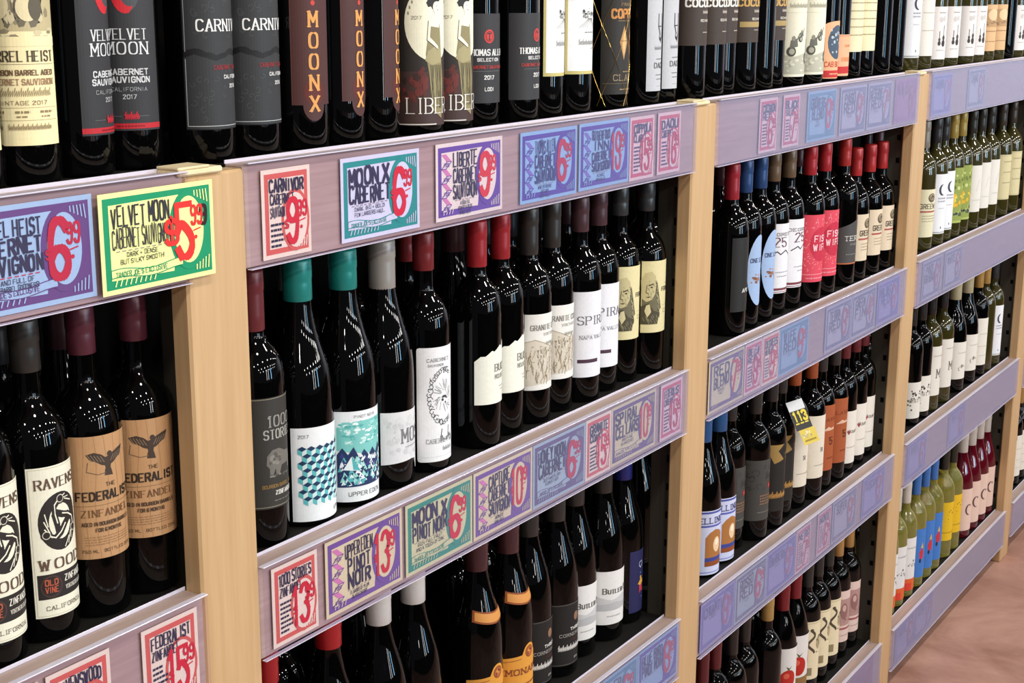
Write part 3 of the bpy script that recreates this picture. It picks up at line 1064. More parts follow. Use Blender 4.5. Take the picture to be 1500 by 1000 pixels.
def a_w25(c):
    w, h = c.w, c.h
    c.sheet('#E4E4E8')
    c.text('25', w * .36, h - 48, 19, '#6A4A50', serif=1, wt=.14, ht=.07)
    c.text('DEGREES', w * .4, h - 25, 6, '#55464C', serif=1, wt=.14, fit=w * .7)
    c.line([(w * .12, h - 66), (w * .28, h - 58), (w * .36, h - 64), (w * .5, h - 56), (w * .7, h - 70)], 1.8, '#4A4A50', 2)
    c.micro(w * .2, w * .7, h * .3, 1.6, '#9A9AA0')
    c.micro(w * .3, w * .6, h * .24, 1.6, '#9A9AA0')
    c.rect(0, 6, w, 11, '#7A3A44', 2)
    c.rect(0, 2, w, 3.5, '#7A3A44', 2)


def a_fish(c):
    w, h = c.w, c.h
    c.sheet('#D9485A')
    R = c.R
    for i in range(130):
        x, y = R.uniform(3, w - 5), R.uniform(24, h - 6)
        q = R.uniform(2, 4)
        a = R.uniform(0, 6.28)
        c.line([(x, y), (x + q * math.cos(a), y + q * math.sin(a)), (x + q * math.cos(a) + q * math.cos(a + 1.2) * .6, y + q * math.sin(a) + q * math.sin(a + 1.2) * .6)], .8, '#EE97A2', 2)
    c.ell(w * .56, h * .56, w * .3, h * .26, '#C22A44', 3, 24)
    c.text('FISH', w * .56, h * .6, 13, '#F2C9CE', wt=.16, fit=w * .4)
    c.text('WIFE', w * .56, h * .47, 13, '#F2C9CE', wt=.16, fit=w * .44)
    c.rect(0, 16, w, 17.5, '#EE97A2', 3)
    c.micro(w * .2, w * .8, 7, 3, '#EE97A2')


def a_terra(c):
    w, h = c.w, c.h
    c.sheet('#4A4847', [(0, 0), (w, 0), (w, h), (w * .7, h * .97), (w * .35, h * .84), (0, h * .72)])
    c.text('TERRA', w * .56, h * .5, 10, '#C9C6C0', serif=1, wt=.16, fit=w * .6)
    c.text('VINEYARD', w * .6, h * .4, 4.5, '#A9A6A0', wt=.14, fit=w * .4)
    c.micro(w * .3, w * .8, h * .2, 2, '#85827C')
    c.rect(0, 0, w, 3, '#B9683E', 2)


def a_green(c, bg='#DCCBB0'):
    w, h = c.w, c.h
    c.sheet(bg)
    m = w * .46
    c.ell(m, h - 22, 13, 12, '#6E604C', 2, 16)
    c.ell(m, h - 20, 9, 8, '#A39478', 3, 14)
    c.blobs(m - 12, h - 34, m + 12, h - 12, 12, 2, 4, ['#4E4436', '#8A7C62'], 4)
    c.text('GREEN FIN', m + 4, h - 50, 12, '#5A5040', wt=.13, fit=w * .74)
    c.rect(w * .1, h - 60, w * .9, h - 56, '#A5524A', 2)
    for k in range(3):
        c.micro(w * .2, w * .8, h - 70 - k * 7, 1.6, '#A3957C')


def a_greenw(c):
    a_green(c, '#DCD6B4')


def a_flower(c):
    w, h = c.w, c.h
    c.sheet('#8C9A4A')
    c.blobs(0, h * .5, w, h, 50, 3, 7, ['#A8B45E', '#6E7C34', '#C4CC84', '#55652A'], 1)
    c.blobs(w * .1, h * .26, w * .9, h * .56, 24, 4, 8, ['#D9B02E', '#E8C84A', '#C99A1E'], 2)
    c.blobs(w * .1, h * .1, w * .9, h * .28, 16, 3, 7, ['#3A4450', '#26303A', '#A8B45E'], 2)
    c.rect(0, 0, w, 6, '#A8B45E', 3)


def a_whitew(c):
    w, h = c.w, c.h
    c.sheet('#DEDBD2')
    c.line([(w * .4, h * .45), (w * .46, h * .62), (w * .52, h * .7)], 1, '#C2BEB4', 2)
    c.micro(w * .3, w * .6, h * .25, 1.6, '#C2BEB4')


def a_cleto(c):
    w, h = c.w, c.h
    m = w / 2
    c.sheet('#DB9A3E', [(0, 0), (w, 0), (w, h * .78), (m + 16, h * .82)] + [(m + 13 * math.cos(math.radians(20 + i * 17.5)), h - 14 + 13 * math.sin(math.radians(20 + i * 17.5))) for i in range(9)] + [(m - 16, h * .82), (0, h * .78)])
    c.ell(m, h - 15, 10, 10, '#8C4A2A', 2, 18)
    c.ell(m, h - 15, 7.5, 7.5, '#B5683A', 3, 16)
    c.blobs(m - 7, h - 22, m + 7, h - 8, 8, 1.5, 3, ['#6A3420', '#D9964A'], 4)
    c.line([(2, h * .72), (m - 18, h * .76)], .9, '#8C4A2A', 2)
    c.line([(w - 2, h * .72), (m + 18, h * .76)], .9, '#8C4A2A', 2)
    c.text('MONARCH', m, h * .5, 9, '#8C4A2A', serif=1, wt=.2, fit=w * .8)
    c.micro(w * .2, w * .8, h * .3, 3, '#8C4A2A')


def a_carlos(c):
    w, h = c.w, c.h
    c.sheet('#1D1C1B')
    c.rect(0, h - 2, w, h - 1.2, '#6A6660', 2)
    m = w * .56
    c.ell(m, h - 26, 6.5, 8, '#8C6A50', 2, 16)
    c.text('THREE', m, h - 49, 5, '#D9D7D2', wt=.24, fit=30)
    c.text('CORNERSTONE', m, h - 59, 5, '#A9A6A0', wt=.12, serif=1, fit=w * .8)
    c.text('PINOT NOIR', m, h - 67, 2.6, '#6A2E2A', wt=.16, fit=24)
    c.script(w * .12, w * .9, h - 84, 7, '#D9D7D2', .8)
    c.text('2016', m, h - 102, 3, '#A9A6A0', wt=.2)
    c.rect(0, 2, w, 2.7, '#6A6660', 2)


def a_butler(c):
    w, h = c.w, c.h
    c.sheet('#E2E2E0')
    c.text('Butler Pine', w * .5, h - 42, 10, '#55534E', serif=1, wt=.2, ht=.08, fit=w * .76, small=.72)
    c.poly([(0, 38), (w, 36), (w, 50), (w * .8, 47), (w * .6, 54), (w * .3, 46), (0, 54)], '#C6C7C8', 1, 'artwork', False)
    c.poly([(0, 26), (w, 28), (w, 38), (w * .7, 36), (w * .4, 42), (0, 38)], '#B4B6B8', 2, 'artwork', False)
    c.micro(w * .2, w * .5, 15, 1.6, '#9A9A98')


def a_blue(c):
    w, h = c.w, c.h
    c.sheet('#232450')
    x = w * .5
    c.line([(x - 4, h - 24), (x + 4, h - 22), (x + 6, h - 29), (x, h - 35), (x - 5, h - 30), (x - 4, h - 24)], 1, '#B9C4D9', 2)
    c.ell(x, h - 45, 1.5, 2.5, '#3E78B4', 2, 8)
    c.poly([(x - 8, h - 66), (x + 2, h - 56), (x + 8, h - 58), (x + 10, h - 66), (x, h - 70)], '#D9A23A', 2, 'artwork', False)
    c.ell(x + 1, h - 54, 3, 3, '#D9A23A', 3, 10)
    c.poly([(x - 4, h - 70), (x + 6, h - 68), (x + 9, h - 84), (x + 3, h - 80), (x - 2, h - 86)], '#C23A44', 2, 'artwork', False)
    c.micro(x + 4, x + 8, h - 94, 2, '#8A9AC4')


def a_bluewhite(c):
    w, h = c.w, c.h
    c.sheet('#C9CFEA')
    c.rect(0, h - 6, w, h - 2, '#4A54A0', 2)
    c.text('WELLINGTON', w * .52, h - 26, 11, '#4A4E80', serif=1, wt=.16, fit=w * .88)
    c.rect(0, h - 34, w, h - 30, '#5A64B0', 2)
    c.poly([(w * .3, 18), (w * .75, 18), (w * .75, h - 56), (w * .62, h - 44), (w * .5, h - 40), (w * .38, h - 46), (w * .3, h - 56)], '#A8703A', 2, 'artwork', False)
    c.ell(w * .54, h * .46, 10, 16, '#E6C9A0', 3, 16)
    c.ell(w * .54, h * .5, 5, 7, '#F2E6D0', 4, 12)
    c.rect(w * .3, 18, w * .75, 28, '#8C4A24', 4)
    c.rect(w * .3, 28, w * .75, 36, '#3A4490', 4)
    c.line([(w * .08, h * .3), (w * .2, h * .5), (w * .1, h * .62)], 2, '#3A4490', 2)
    c.rect(w * .02, 4, w * .98, 6, '#7A84C4', 2)


def a_grey(c):
    w, h = c.w, c.h
    c.sheet('#43423F')
    for i in range(22):
        x, y = c.R.uniform(5, w - 5), c.R.uniform(h * .5, h - 4)
        q = c.R.uniform(4, 9)
        c.line([(x + q * math.cos(k * 1.1 + i), y + q * .8 * math.sin(k * 1.1 + i)) for k in range(5)], .7, '#2C2B29', 2)
    c.ell(w * .62, h * .56, 6, 7, '#9A2E2E', 3, 12)
    c.ell(w * .62, h * .56, 3, 3.5, '#C2504A', 4, 10)
    for k in range(4):
        c.micro(w * .35, w * .85, h * .4 - k * 6, 3, '#8C6A50')
    c.micro(w * .3, w * .9, h * .13, 2, '#77746C')


def a_gold(c):
    w, h = c.w, c.h
    c.sheet('#22201D')
    c.poly([(w * .1, h), (w * .5, h), (w * .34, h - 14), (w * .5, h - 34), (w * .26, h - 42), (w * .16, h - 24)], '#9A7C44', 2, 'artwork', False)
    c.blobs(w * .5, h - 40, w, h, 12, 3, 7, ['#6A5630', '#3A3122'], 2)
    c.script(w * .1, w * .9, h * .2, 10, '#B98A4A', 1.1)


def a_cream(c):
    w, h = c.w, c.h
    c.sheet('#DED6C4')
    c.line([(w * .7, h - 20), (w * .8, h - 30), (w * .68, h - 38), (w * .78, h - 48)], 2, '#66605A', 2)
    c.ell(w * .76, h - 24, 2.5, 3, '#7A3A34', 3, 8)
    c.text('R', w * .5, h * .42, 9, '#77706A', serif=1, wt=.16)
    c.micro(w * .3, w * .8, h * .2, 1.8, '#A39B8C')


def a_terrac(c):
    w, h = c.w, c.h
    c.sheet('#A3552F')
    c.text('LAYER', w * .5, h - 38, 7, '#8A4222', serif=1, wt=.18, fit=w * .5)
    c.poly([(w * .25, h - 62), (w * .42, h - 52), (w * .5, h - 56), (w * .6, h - 54), (w * .62, h - 60)], '#D9B49A', 2, 'artwork', False)
    c.text('5', w * .52, h * .4, 16, '#5E2E1A', serif=1, wt=.16)
    c.micro(w * .4, w * .62, h * .18, 2.5, '#7A3A20')


def a_heart(c):
    w, h = c.w, c.h
    c.sheet('#E2DDD2')
    x, y = w * .34, h * .6
    c.poly([(x, y - 7), (x + 5, y), (x + 4, y + 4), (x + 1.5, y + 4.5), (x, y + 2), (x - 1.5, y + 4.5), (x - 4, y + 4), (x - 5, y)], '#9A3440', 2, 'artwork', False)
    c.text('Four Vines', w * .62, h * .58, 8, '#77716A', wt=.12, fit=w * .6, slant=.15)
    c.micro(w * .3, w * .7, h * .3, 1.5, '#A39B8C')


def a_medal(c):
    w, h = c.w, c.h
    c.sheet('#DEDAD0')
    c.blobs(w * .2, h - 50, w * .8, h - 20, 16, 2, 5, ['#55524C', '#8C887E', '#3A3834'], 2)
    c.text('EST 1874', w * .55, h * .45, 8, '#77736A', serif=1, wt=.14, fit=w * .7)
    c.blobs(w * .1, h * .12, w * .3, h * .6, 8, 2, 4, ['#66625A'], 2)


def a_mwhite(c):
    w, h = c.w, c.h
    c.sheet('#DEDAD0')
    c.text('M', w * .5, h * .36, 24, '#6A675F', serif=1, wt=.12, ht=.05)
    c.micro(w * .3, w * .7, h * .8, 2, '#A39F94')


def a_swhite(c):
    w, h = c.w, c.h
    c.sheet('#E0DCD2')
    c.ell(w * .45, h * .34, 5, 6, '#8C867C', 2, 12)
    c.blobs(w * .3, h * .2, w * .6, h * .4, 6, 2, 4, ['#77726A', '#B4AEA4'], 3)
    c.micro(w * .3, w * .7, h * .7, 2, '#BDB8AC')


def a_twhite(c):
    w, h = c.w, c.h
    c.sheet('#E2DED2')
    c.micro(w * .3, w * .7, h * .66, 2.2, '#BDB8AC')
    c.micro(w * .25, w * .7, h * .4, 1.6, '#BDB8AC')
    c.micro(w * .3, w * .6, h * .2, 1.6, '#BDB8AC')


def a_tomato(c):
    w, h = c.w, c.h
    c.sheet('#DCDAD8')
    c.poly([(0, 14), (w, 22), (w, 52), (0, 46)], '#8A6A3E', 1)
    c.ell(w * .34, h * .5, 22, 24, '#B22B20', 2, 18)
    c.ell(w * .8, h * .58, 16, 20, '#C23A28', 2, 16)
    c.ell(w * .3, h * .56, 8, 7, '#D4604C', 3, 12)
    c.poly([(w * .28, h * .72), (w * .34, h * .64), (w * .44, h * .72), (w * .36, h * .68)], '#4A5C2A', 3, 'artwork', False)
    c.micro(w * .2, w * .8, h * .12, 2, '#A9A6A0')


def a_serp(c):
    w, h = c.w, c.h
    c.sheet('#E0D5B4')
    c.rect(0, h - 5, w, h - 3.5, '#B8AA7E', 2)
    K = '#4E4638'
    pts = [(w * .4 + 9 * math.sin(k * .55), h - 24 - k * 4) for k in range(15)]
    c.line(pts, 4.5, K, 2)
    c.ell(pts[0][0], pts[0][1] + 2, 5, 4, K, 3, 10)
    c.ell(w * .62, h * .62, 9, 18, '#A89C7C', 2, 14)
    c.blobs(w * .52, h * .4, w * .74, h * .8, 12, 2, 4, ['#77694F', '#C9BC94', '#5A5040'], 3)
    c.rect(w * .3, 10, w * .44, 30, '#8C8062', 2)


def a_pink(c):
    w, h = c.w, c.h
    c.sheet('#D9C2BA')
    c.rect(w * .1, h * .32, w * .86, h * .84, '#AD8A86', 1)
    c.ell(w * .46, h * .6, 12, 22, '#8C6664', 2, 16)
    c.ell(w * .46, h * .66, 6, 9, '#C4A49E', 3, 12)
    c.blobs(w * .14, h * .34, w * .8, h * .46, 10, 2, 5, ['#77504E', '#9A7672'], 3, .5)
    c.rect(w * .1, h * .24, w * .86, h * .28, '#9A5A5C', 2)
    c.micro(w * .2, w * .7, h * .12, 2, '#A58E88')


def a_orangew(c):
    w, h = c.w, c.h
    c.sheet('#DCDCDC')
    c.micro(w * .2, w * .7, h * .8, 3, '#A9ABAE')
    c.blobs(w * .2, h * .34, w * .8, h * .6, 10, 2, 5, ['#9A9C9E', '#77797B'], 2)
    c.rect(0, 0, w, h * .22, '#D4602E', 2)
    c.rect(0, 0, w * .45, h * .14, '#D2402E', 3)


def a_bluew(c):
    w, h = c.w, c.h
    c.sheet('#3F78C4')
    x = w * .42
    c.poly([(x - 9, h * .5), (x, h * .62), (x + 9, h * .52), (x + 6, h * .38), (x - 6, h * .36)], '#C43440', 2, 'artwork', False)
    c.poly([(x - 4, h * .6), (x + 2, h * .72), (x + 6, h * .6)], '#D9B04A', 3)
    c.ell(x - 4, h * .34, 4, 7, '#26304E', 3, 10)


def a_yelloww(c):
    w, h = c.w, c.h
    c.sheet('#E0B822')
    c.blobs(w * .3, h * .5, w * .8, h * .9, 8, 2, 4, ['#B98E1A', '#6A5A1E'], 2)
    c.micro(w * .2, w * .8, h * .2, 2.5, '#A8861A')


def a_rose(c):
    w, h = c.w, c.h
    c.sheet('#DEC2B4')
    x = w * .42
    c.ell(x, h * .5, 14, 18, '#5E4648', 2, 20)
    c.ell(x + 4, h * .5, 12, 16, '#DEC2B4', 3, 20)
    c.ell(x + 6, h * .6, 3, 4, '#77595A', 4, 8)


# kind: (shape, glass, capsule colour, capsule bottom z, (label z0, z1, half angle, rotation), art, words, category)
K_, O_, Y_, P_ = 'black', 'olive', 'yellow', 'rose'
KIND = {
 'barrel': ('b', K_, '#2A2624', .27, (0.038, 0.208, 62, -34), a_barrel, 'red wine with sepia photo label'),
 'velvet': ('b', K_, '#26262A', .27, (0.041, 0.211, 56, 0), a_velvet, 'red wine with crescent moon label'),
 'carn': ('b', K_, '#26262A', .27, (0.036, 0.203, 75, 0), a_carn, 'red wine with torn charcoal label'),
 'moonx': ('b', K_, '#3A2420', .27, (0.034, 0.177, 44, 0), a_moonx, 'red wine with gold lettering down brown label'),
 'lib': ('b', K_, '#2A2624', .27, (0.012, 0.208, 85, 0), a_lib, 'red wine with robed woman label'),
 'thomas': ('b', K_, '#26262A', .27, (0.032, 0.155, 68, -12), a_thomas, 'red wine with red seal charcoal label'),
 'ruther': ('b', K_, '#26262A', .27, (0.062, 0.198, 66, 6), a_ruther, 'red wine with gold framed white label'),
 'coppola': ('b', K_, '#26262A', .27, (0.025, 0.179, 75, 0), a_coppola, 'red wine in gold wire netting'),
 'daou': ('b', K_, '#26262A', .27, (0.024, 0.174, 43, 0), a_daou, 'red wine with narrow grey label'),
 'coco': ('b', K_, '#26262A', .27, (0.094, 0.218, 70, 0), a_coco, 'red wine with dark brown label'),
 'cocogold': ('b', K_, '#26262A', .27, (0.094, 0.218, 72, 0), a_cocogold, 'red wine with gold banded brown label'),
 'cars': ('b', K_, '#26262A', .27, (0.020, 0.188, 72, 0), a_cars, 'wine with grey vintage car label'),
 'orange': ('b', K_, '#26262A', .27, (0.008, 0.128, 62, 0), a_orange, 'wine with rounded orange label'),
 'orangeb': ('b', K_, '#26262A', .27, (0.010, 0.098, 60, 0), a_orangeb, 'wine with low square orange label'),
 'plaincream': ('b', K_, '#26262A', .27, (0.059, 0.203, 62, 0), plainlab('#E6DEB8', '#A39B78', 6, None, None), 'wine with tall plain cream label'),
 'dark': ('b', K_, '#26262A', .27, None, None, 'unlabelled looking black wine'),
 'moonwhite': ('b', O_, '#26262A', .27, (0.032, 0.203, 64, 0), a_moonwhite, 'olive bottle with crescent on white label'),
 'plainwhite': ('b', O_, '#26262A', .27, (0.034, 0.203, 64, 0), plainlab('#E2DED4', '#BDB8AC', 3, None), 'olive bottle with plain white label'),
 'violin': ('b', O_, '#26262A', .27, (0.022, 0.153, 64, 0), a_violin, 'white wine with violin label'),
 'tan': ('b', O_, '#26262A', .27, (0.029, 0.156, 62, 0), a_tan, 'white wine with tan label'),
 'raven': ('b', K_, '#33312E', .281, (.027, .188, 52, 0), a_raven, 'red wine with three ravens ring label'),
 'fedz': ('b', K_, '#5A2A36', .284, (.067, .202, 68, -12), a_fedz, 'red wine with eagle wood veneer label'),
 'stories': ('b', K_, '#6E2C30', .262, (.048, .186, 63, 0), a_stories, 'red wine with grey bison label'),
 'cube': ('g', K_, '#1E8A82', .283, (.007, .129, 72, 0), a_cube, 'red wine with teal cubes and mountains label'),
 'eden': ('g', K_, '#1E8A82', .283, (.007, .129, 72, -6), a_eden, 'red wine with teal mountain scene label'),
 'mo': ('g', K_, '#A5A09A', .264, (.018, .107, 62, 0), a_mo, 'red wine with torn pale grey label'),
 'lion': ('b', K_, '#7A2428', .282, (.015, .179, 72, 0), a_lion, 'red wine with engraved lion white label'),
 'buck': ('b', K_, '#A3242C', .267, (.067, .160, 60, 0), a_buck, 'red wine with mountain cut cream label'),
 'granite': ('b', K_, '#34322F', .262, (.054, .174, 64, 0), a_granite, 'red wine with rocky coast label'),
 'spiral': ('b', K_, '#4E343A', .278, (.042, .184, 69, 0), a_spiral, 'red wine with plain white lettered label'),
 'fedc': ('b', K_, '#35383A', .285, (.074, .201, 70, 0), a_fedc, 'red wine with engraved portrait cream label'),
 'apothic': ('b', K_, '#A32430', .265, (.048, .194, 60, 0), a_apothic, 'red wine with black label'),
 'leaf': ('b', K_, '#26497C', .270, (.045, .188, 50, 0), a_leaf, 'red wine with pale blue oval label'),
 'w25': ('b', K_, '#6E5A44', .276, (.045, .191, 62, 0), a_w25, 'red wine with white 25 label'),
 'fish': ('b', K_, '#B02830', .273, (.043, .190, 76, 0), a_fish, 'red wine with patterned crimson label'),
 'terra': ('b', K_, '#B2302E', .273, (.051, .160, 72, 0), a_terra, 'red wine with slanted grey label'),
 'green': ('s', K_, '#B02C2E', .243, (.047, .156, 60, 0), a_green, 'red capped wine with cream crest label'),
 'greenw': ('b', O_, '#8A8478', .265, (.035, .160, 62, 0), a_greenw, 'white wine with grey cap and crest label'),
 'moonw': ('b', O_, '#2A2A2C', .27, (.030, .190, 62, 0), a_moonwhite, 'white wine with crescent label'),
 'flower': ('b', O_, '#A38C44', .27, (.040, .192, 60, 0), a_flower, 'white wine with yellow flower label'),
 'whitew': ('b', O_, '#2A2A22', .27, (.050, .182, 62, 0), a_whitew, 'white wine with blank white label'),
 'beigew': ('b', O_, '#3A342C', .27, (.050, .185, 60, 0), plainlab('#D0C69A', '#A39B74', 3, None, None, '#A39B74'), 'white wine with beige framed label'),
 'redcap': ('b', K_, '#A31E24', .283, None, None, 'red capped dark bottle beside the post'),
 'redburg': ('g', K_, '#A81E24', .283, None, None, 'red capped sloping dark bottle'),
 'whitecap': ('g', K_, '#D5D3D0', .276, None, None, 'sloping bottle with white capsule'),
 'cleto': ('g', K_, '#47272B', .273, (.028, .128, 75, 0), a_cleto, 'bottle with orange neck band and label'),
 'carlos': ('g', K_, '#2E2C2A', .27, (.020, .132, 62, 0), a_carlos, 'bottle with copper dot black label'),
 'butler': ('g', K_, '#2E2C2A', .27, (.032, .133, 68, 0), a_butler, 'bottle with misty hills white label'),
 'blue': ('g', K_, '#20256A', .264, (.020, .140, 38, 0), a_blue, 'bottle with narrow navy blue label'),
 'bluewhite': ('g', K_, '#27568C', .273, (.006, .140, 66, 0), a_bluewhite, 'bottle with pale blue picture label'),
 'grey': ('b', K_, '#2C2A29', .273, (.045, .178, 72, 0), a_grey, 'bottle with grey scrollwork label'),
 'gold': ('b', K_, '#2C2A29', .28, (.040, .190, 70, 0), a_gold, 'bottle with black and gold label'),
 'cream': ('b', K_, '#A0502C', .281, (.051, .199, 66, 0), a_cream, 'orange capped bottle with cream label'),
 'terrac': ('b', K_, '#34302E', .28, (.047, .205, 62, 0), a_terrac, 'bottle with terracotta label'),
 'heart': ('b', K_, '#6A262C', .28, (.024, .155, 62, 0), a_heart, 'bottle with small heart on white label'),
 'medal': ('b', K_, '#1E1D1C', .27, (.020, .120, 66, 0), a_medal, 'dark bottle with low white crest label'),
 'mwhite': ('b', O_, '#1E1D1C', .27, (.045, .185, 64, 0), a_mwhite, 'white wine with single letter label'),
 'swhite': ('g', K_, '#B4AC8A', .27, (.040, .150, 64, 0), a_swhite, 'cream capped dark bottle with white label'),
 'twhite': ('b', K_, '#B08A4A', .27, (.035, .180, 64, 0), a_twhite, 'bottle with plain white label'),
 'olive': ('b', O_, '#B08A4A', .27, None, None, 'bare olive green bottle'),
 'darkred': ('b', K_, '#5E1E24', .262, None, None, 'dark red capped black bottle'),
 'darkcap': ('b', K_, '#262423', .265, None, None, 'black capped black bottle'),
 'goldcap': ('b', K_, '#B08E54', .277, None, None, 'gold capped black bottle'),
 'tomato': ('w', K_, '#7C1E26', .265, (.03, .184, 64, 0), a_tomato, 'dark red capped bottle with tomato label'),
 'serp': ('b', K_, '#2A2C2C', .268, (.040, .189, 60, 0), a_serp, 'bottle with serpent on cream label'),
 'pink': ('b', K_, '#B08650', .268, (.045, .183, 60, 0), a_pink, 'tan capped bottle with pink label'),
 'orangew': ('b', Y_, '#D8D4C8', .27, (.020, .175, 62, 0), a_orangew, 'pale wine with orange edged white label'),
 'bluew': ('b', Y_, '#3F78C4', .27, (.030, .175, 62, 0), a_bluew, 'pale wine with bright blue label'),
 'yelloww': ('b', Y_, '#2A2A24', .27, (.055, .175, 62, 0), a_yelloww, 'pale wine with yellow label'),
 'rose': ('g', P_, '#C9C4BC', .27, (.025, .160, 62, 0), a_rose, 'white capped rose wine with ring label'),
}
# ------------------------------------------------------------ the place
BAYS = range(0, 6)              # posts stand at x = 0, 1.2, 2.4, 3.6, 4.8
ZL = {0: ZOFF + .47, 1: ZOFF, 2: ZOFF - .4695, 3: ZOFF - .9465, 4: ZOFF - 1.4621}  # level zero: unseen shelves added to shade the top row
BAYNAME = {0: 'leftmost bay', 1: 'near bay', 2: 'middle bay', 3: 'far bay', 4: 'last bay'}
SHN = {0: 'unseen shelf added for shade', 1: 'top shelf', 2: 'second shelf', 3: 'third shelf', 4: 'bottom shelf'}

V, F = [], []
box(V, F, -3.5, 13.0, -9.0, .62, -.05, 0)
tag(link('floor', mesh_of('floor', V, F, floor_mat())), 'stained reddish brown concrete store floor', None, kind='structure')
V, F = [], []
box(V, F, -3.5, 13.1, .62, .72, 0, 3.6)
tag(link('wall_back', mesh_of('wall_back', V, F, paper('#B8B2A4'))), 'plain store wall behind the wine shelving', None, kind='structure')

V, F = [], []
box(V, F, 13.0, 13.1, -9.0, .62, 0, 3.6)  # unseen bright wall added for reflections along bottle edges
tag(link('added_end_wall', mesh_of('added_end_wall', V, F, paper('#D8DAE4'))), 'unseen pale wall added at the aisle end for bottle reflections', None, kind='structure')

V, F = [], []
box(V, F, -.046, .046, -.002, .026, .0, ZOFF - .004, .003)
PM = mesh_of('wooden_post', V, F, M_POST)
V, F = [], []
box(V, F, -.056, .010, -.006, .0265, 0, .007, .002)
box(V, F, -.056, -.01, -.006, .0265, .007, .010, .001)
CM = mesh_of('post_cap', V, F, M_POSTEND)
V, F = [], []
box(V, F, -.026, .026, .028, .078, .0, ZOFF - .024, .002)
UM = mesh_of('slotted_upright', V, F, M_UPR)
V, F = [], []
box(V, F, -.0270, -.0262, -.0045, .0045, -.0065, .0065, .0002)
SM = mesh_of('slot', V, F, M_SLOT)
PW = ['first post on the left, half behind the green price card', 'second post from the left, between the near and middle bays',
      'third post, between the middle bay and the far bay', 'fourth post, standing on the floor at the right edge', 'post beyond the last bay']
for k in range(0, 5):
    p = link('wooden_post', PM, None, (1.2 * k, 0, 0))
    tag(p, 'pale maple facing board, ' + PW[k], 'post', 'maple posts of the shelving')
    c = link('post_cap', CM, p, (0, 0, ZOFF - .004))
    up = link('slotted_upright', UM, None, (1.2 * k, 0, 0))
    if k < 2:
        up.scale.x = .6 if k else .5
    tag(up, 'grey slotted steel upright right behind the ' + PW[k].split(',')[0].replace(' on the left', '').replace(' from the left', ''), 'upright', 'slotted uprights')
    for j in range(25):
        link('slot', SM, up, (0, .040, .22 + j * .055))

# unseen dark run added across the aisle to darken reflections in the bottles
V, F = [], []
box(V, F, -3.2, 8.5, -3.45, -3.40, .0, .9, .004)
for k in range(2):
    box(V, F, -3.2, 8.5, -3.40, -3.0, .12 + k * .44, .15 + k * .44, .003)
for k in range(9):
    box(V, F, -3.2 + k * 1.45, -3.12 + k * 1.45, -3.4, -2.99, 0, .9, .003)
tag(link('added_opposite_shelving', mesh_of('added_opposite_shelving', V, F, paper('#262321', .6, .3, 0, 'dark_wood'))), 'unseen dark shelving run added across the aisle to darken reflections', 'shelf')

# back panels
for b in range(0, 6):
    V, F = [], []
    x0, x1 = -1.2 + 1.2 * b + .03, 1.2 * b - .03
    box(V, F, x0, x1, .412, .424, .05, 2.5, .001)
    tag(link('back_panel', mesh_of('back_panel', V, F, M_BACK)), 'dark back panel in shadow behind the bottles of the ' + (BAYNAME.get(b, 'bay past the frame')), 'panel')

# shelves: board, wooden fascia, clear price channel and lip
for b in range(0, 6):
    for lv in range(0, 5):
        if b == 5 and lv == 0:
            continue
        x0, x1 = -1.2 + 1.2 * b + .046, 1.2 * b - .046
        if b == 0:
            x0 = -1.9
        z = ZL[lv]
        V, F = [], []
        box(V, F, x0, x1, .0275, .40, -.022, -.0012, .001)
        sh = link('shelf_board', mesh_of('shelf_board', V, F, M_DARK), None, (0, 0, z))
        tag(sh, 'shelf with shade-darkened board, maple front edge and clear channel, %s, %s' % (SHN[lv], BAYNAME.get(b, 'past the frame')), 'shelf', 'wine shelves')
        V, F = [], []
        xf0, xf1 = x0 - (.001 if b else 0), x1 + .001
        box(V, F, xf0, xf1, -.001, .0265, -.1156, -.0008, .0015)
        link('front_edge', mesh_of('front_edge', V, F, M_RAIL), sh)
        V, F = [], []
        box(V, F, xf0, xf1, -.0085, -.0070, -.1155, .0008, .0004)
        link('price_channel', mesh_of('price_channel', V, F, M_PLAST), sh)
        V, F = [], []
        box(V, F, xf0, xf1, -.0095, -.0010, .0006, .0022, .0005)  # pale strip painting the highlight along the channel's top edge
        box(V, F, xf0, xf1, .0257, .0270, -.0012, .0032, .0003)  # the lip, in the same pale highlight colour
        link('channel_edge_highlight', mesh_of('channel_edge_highlight', V, F, M_HIGHLIGHT), sh)
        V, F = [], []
        box(V, F, xf0, xf1, -.0090, -.0020, -.1166, -.1157, .0003)  # pale strip painting the light line along the bottom edge
        link('channel_edge_highlight', mesh_of('channel_edge_highlight', V, F, M_HIGHLIGHT), sh)

# ------------------------------------------------------------ bottles
SEG = 40
R = {'b': .0366, 's': .0362, 'g': .0413, 'w': .0383}


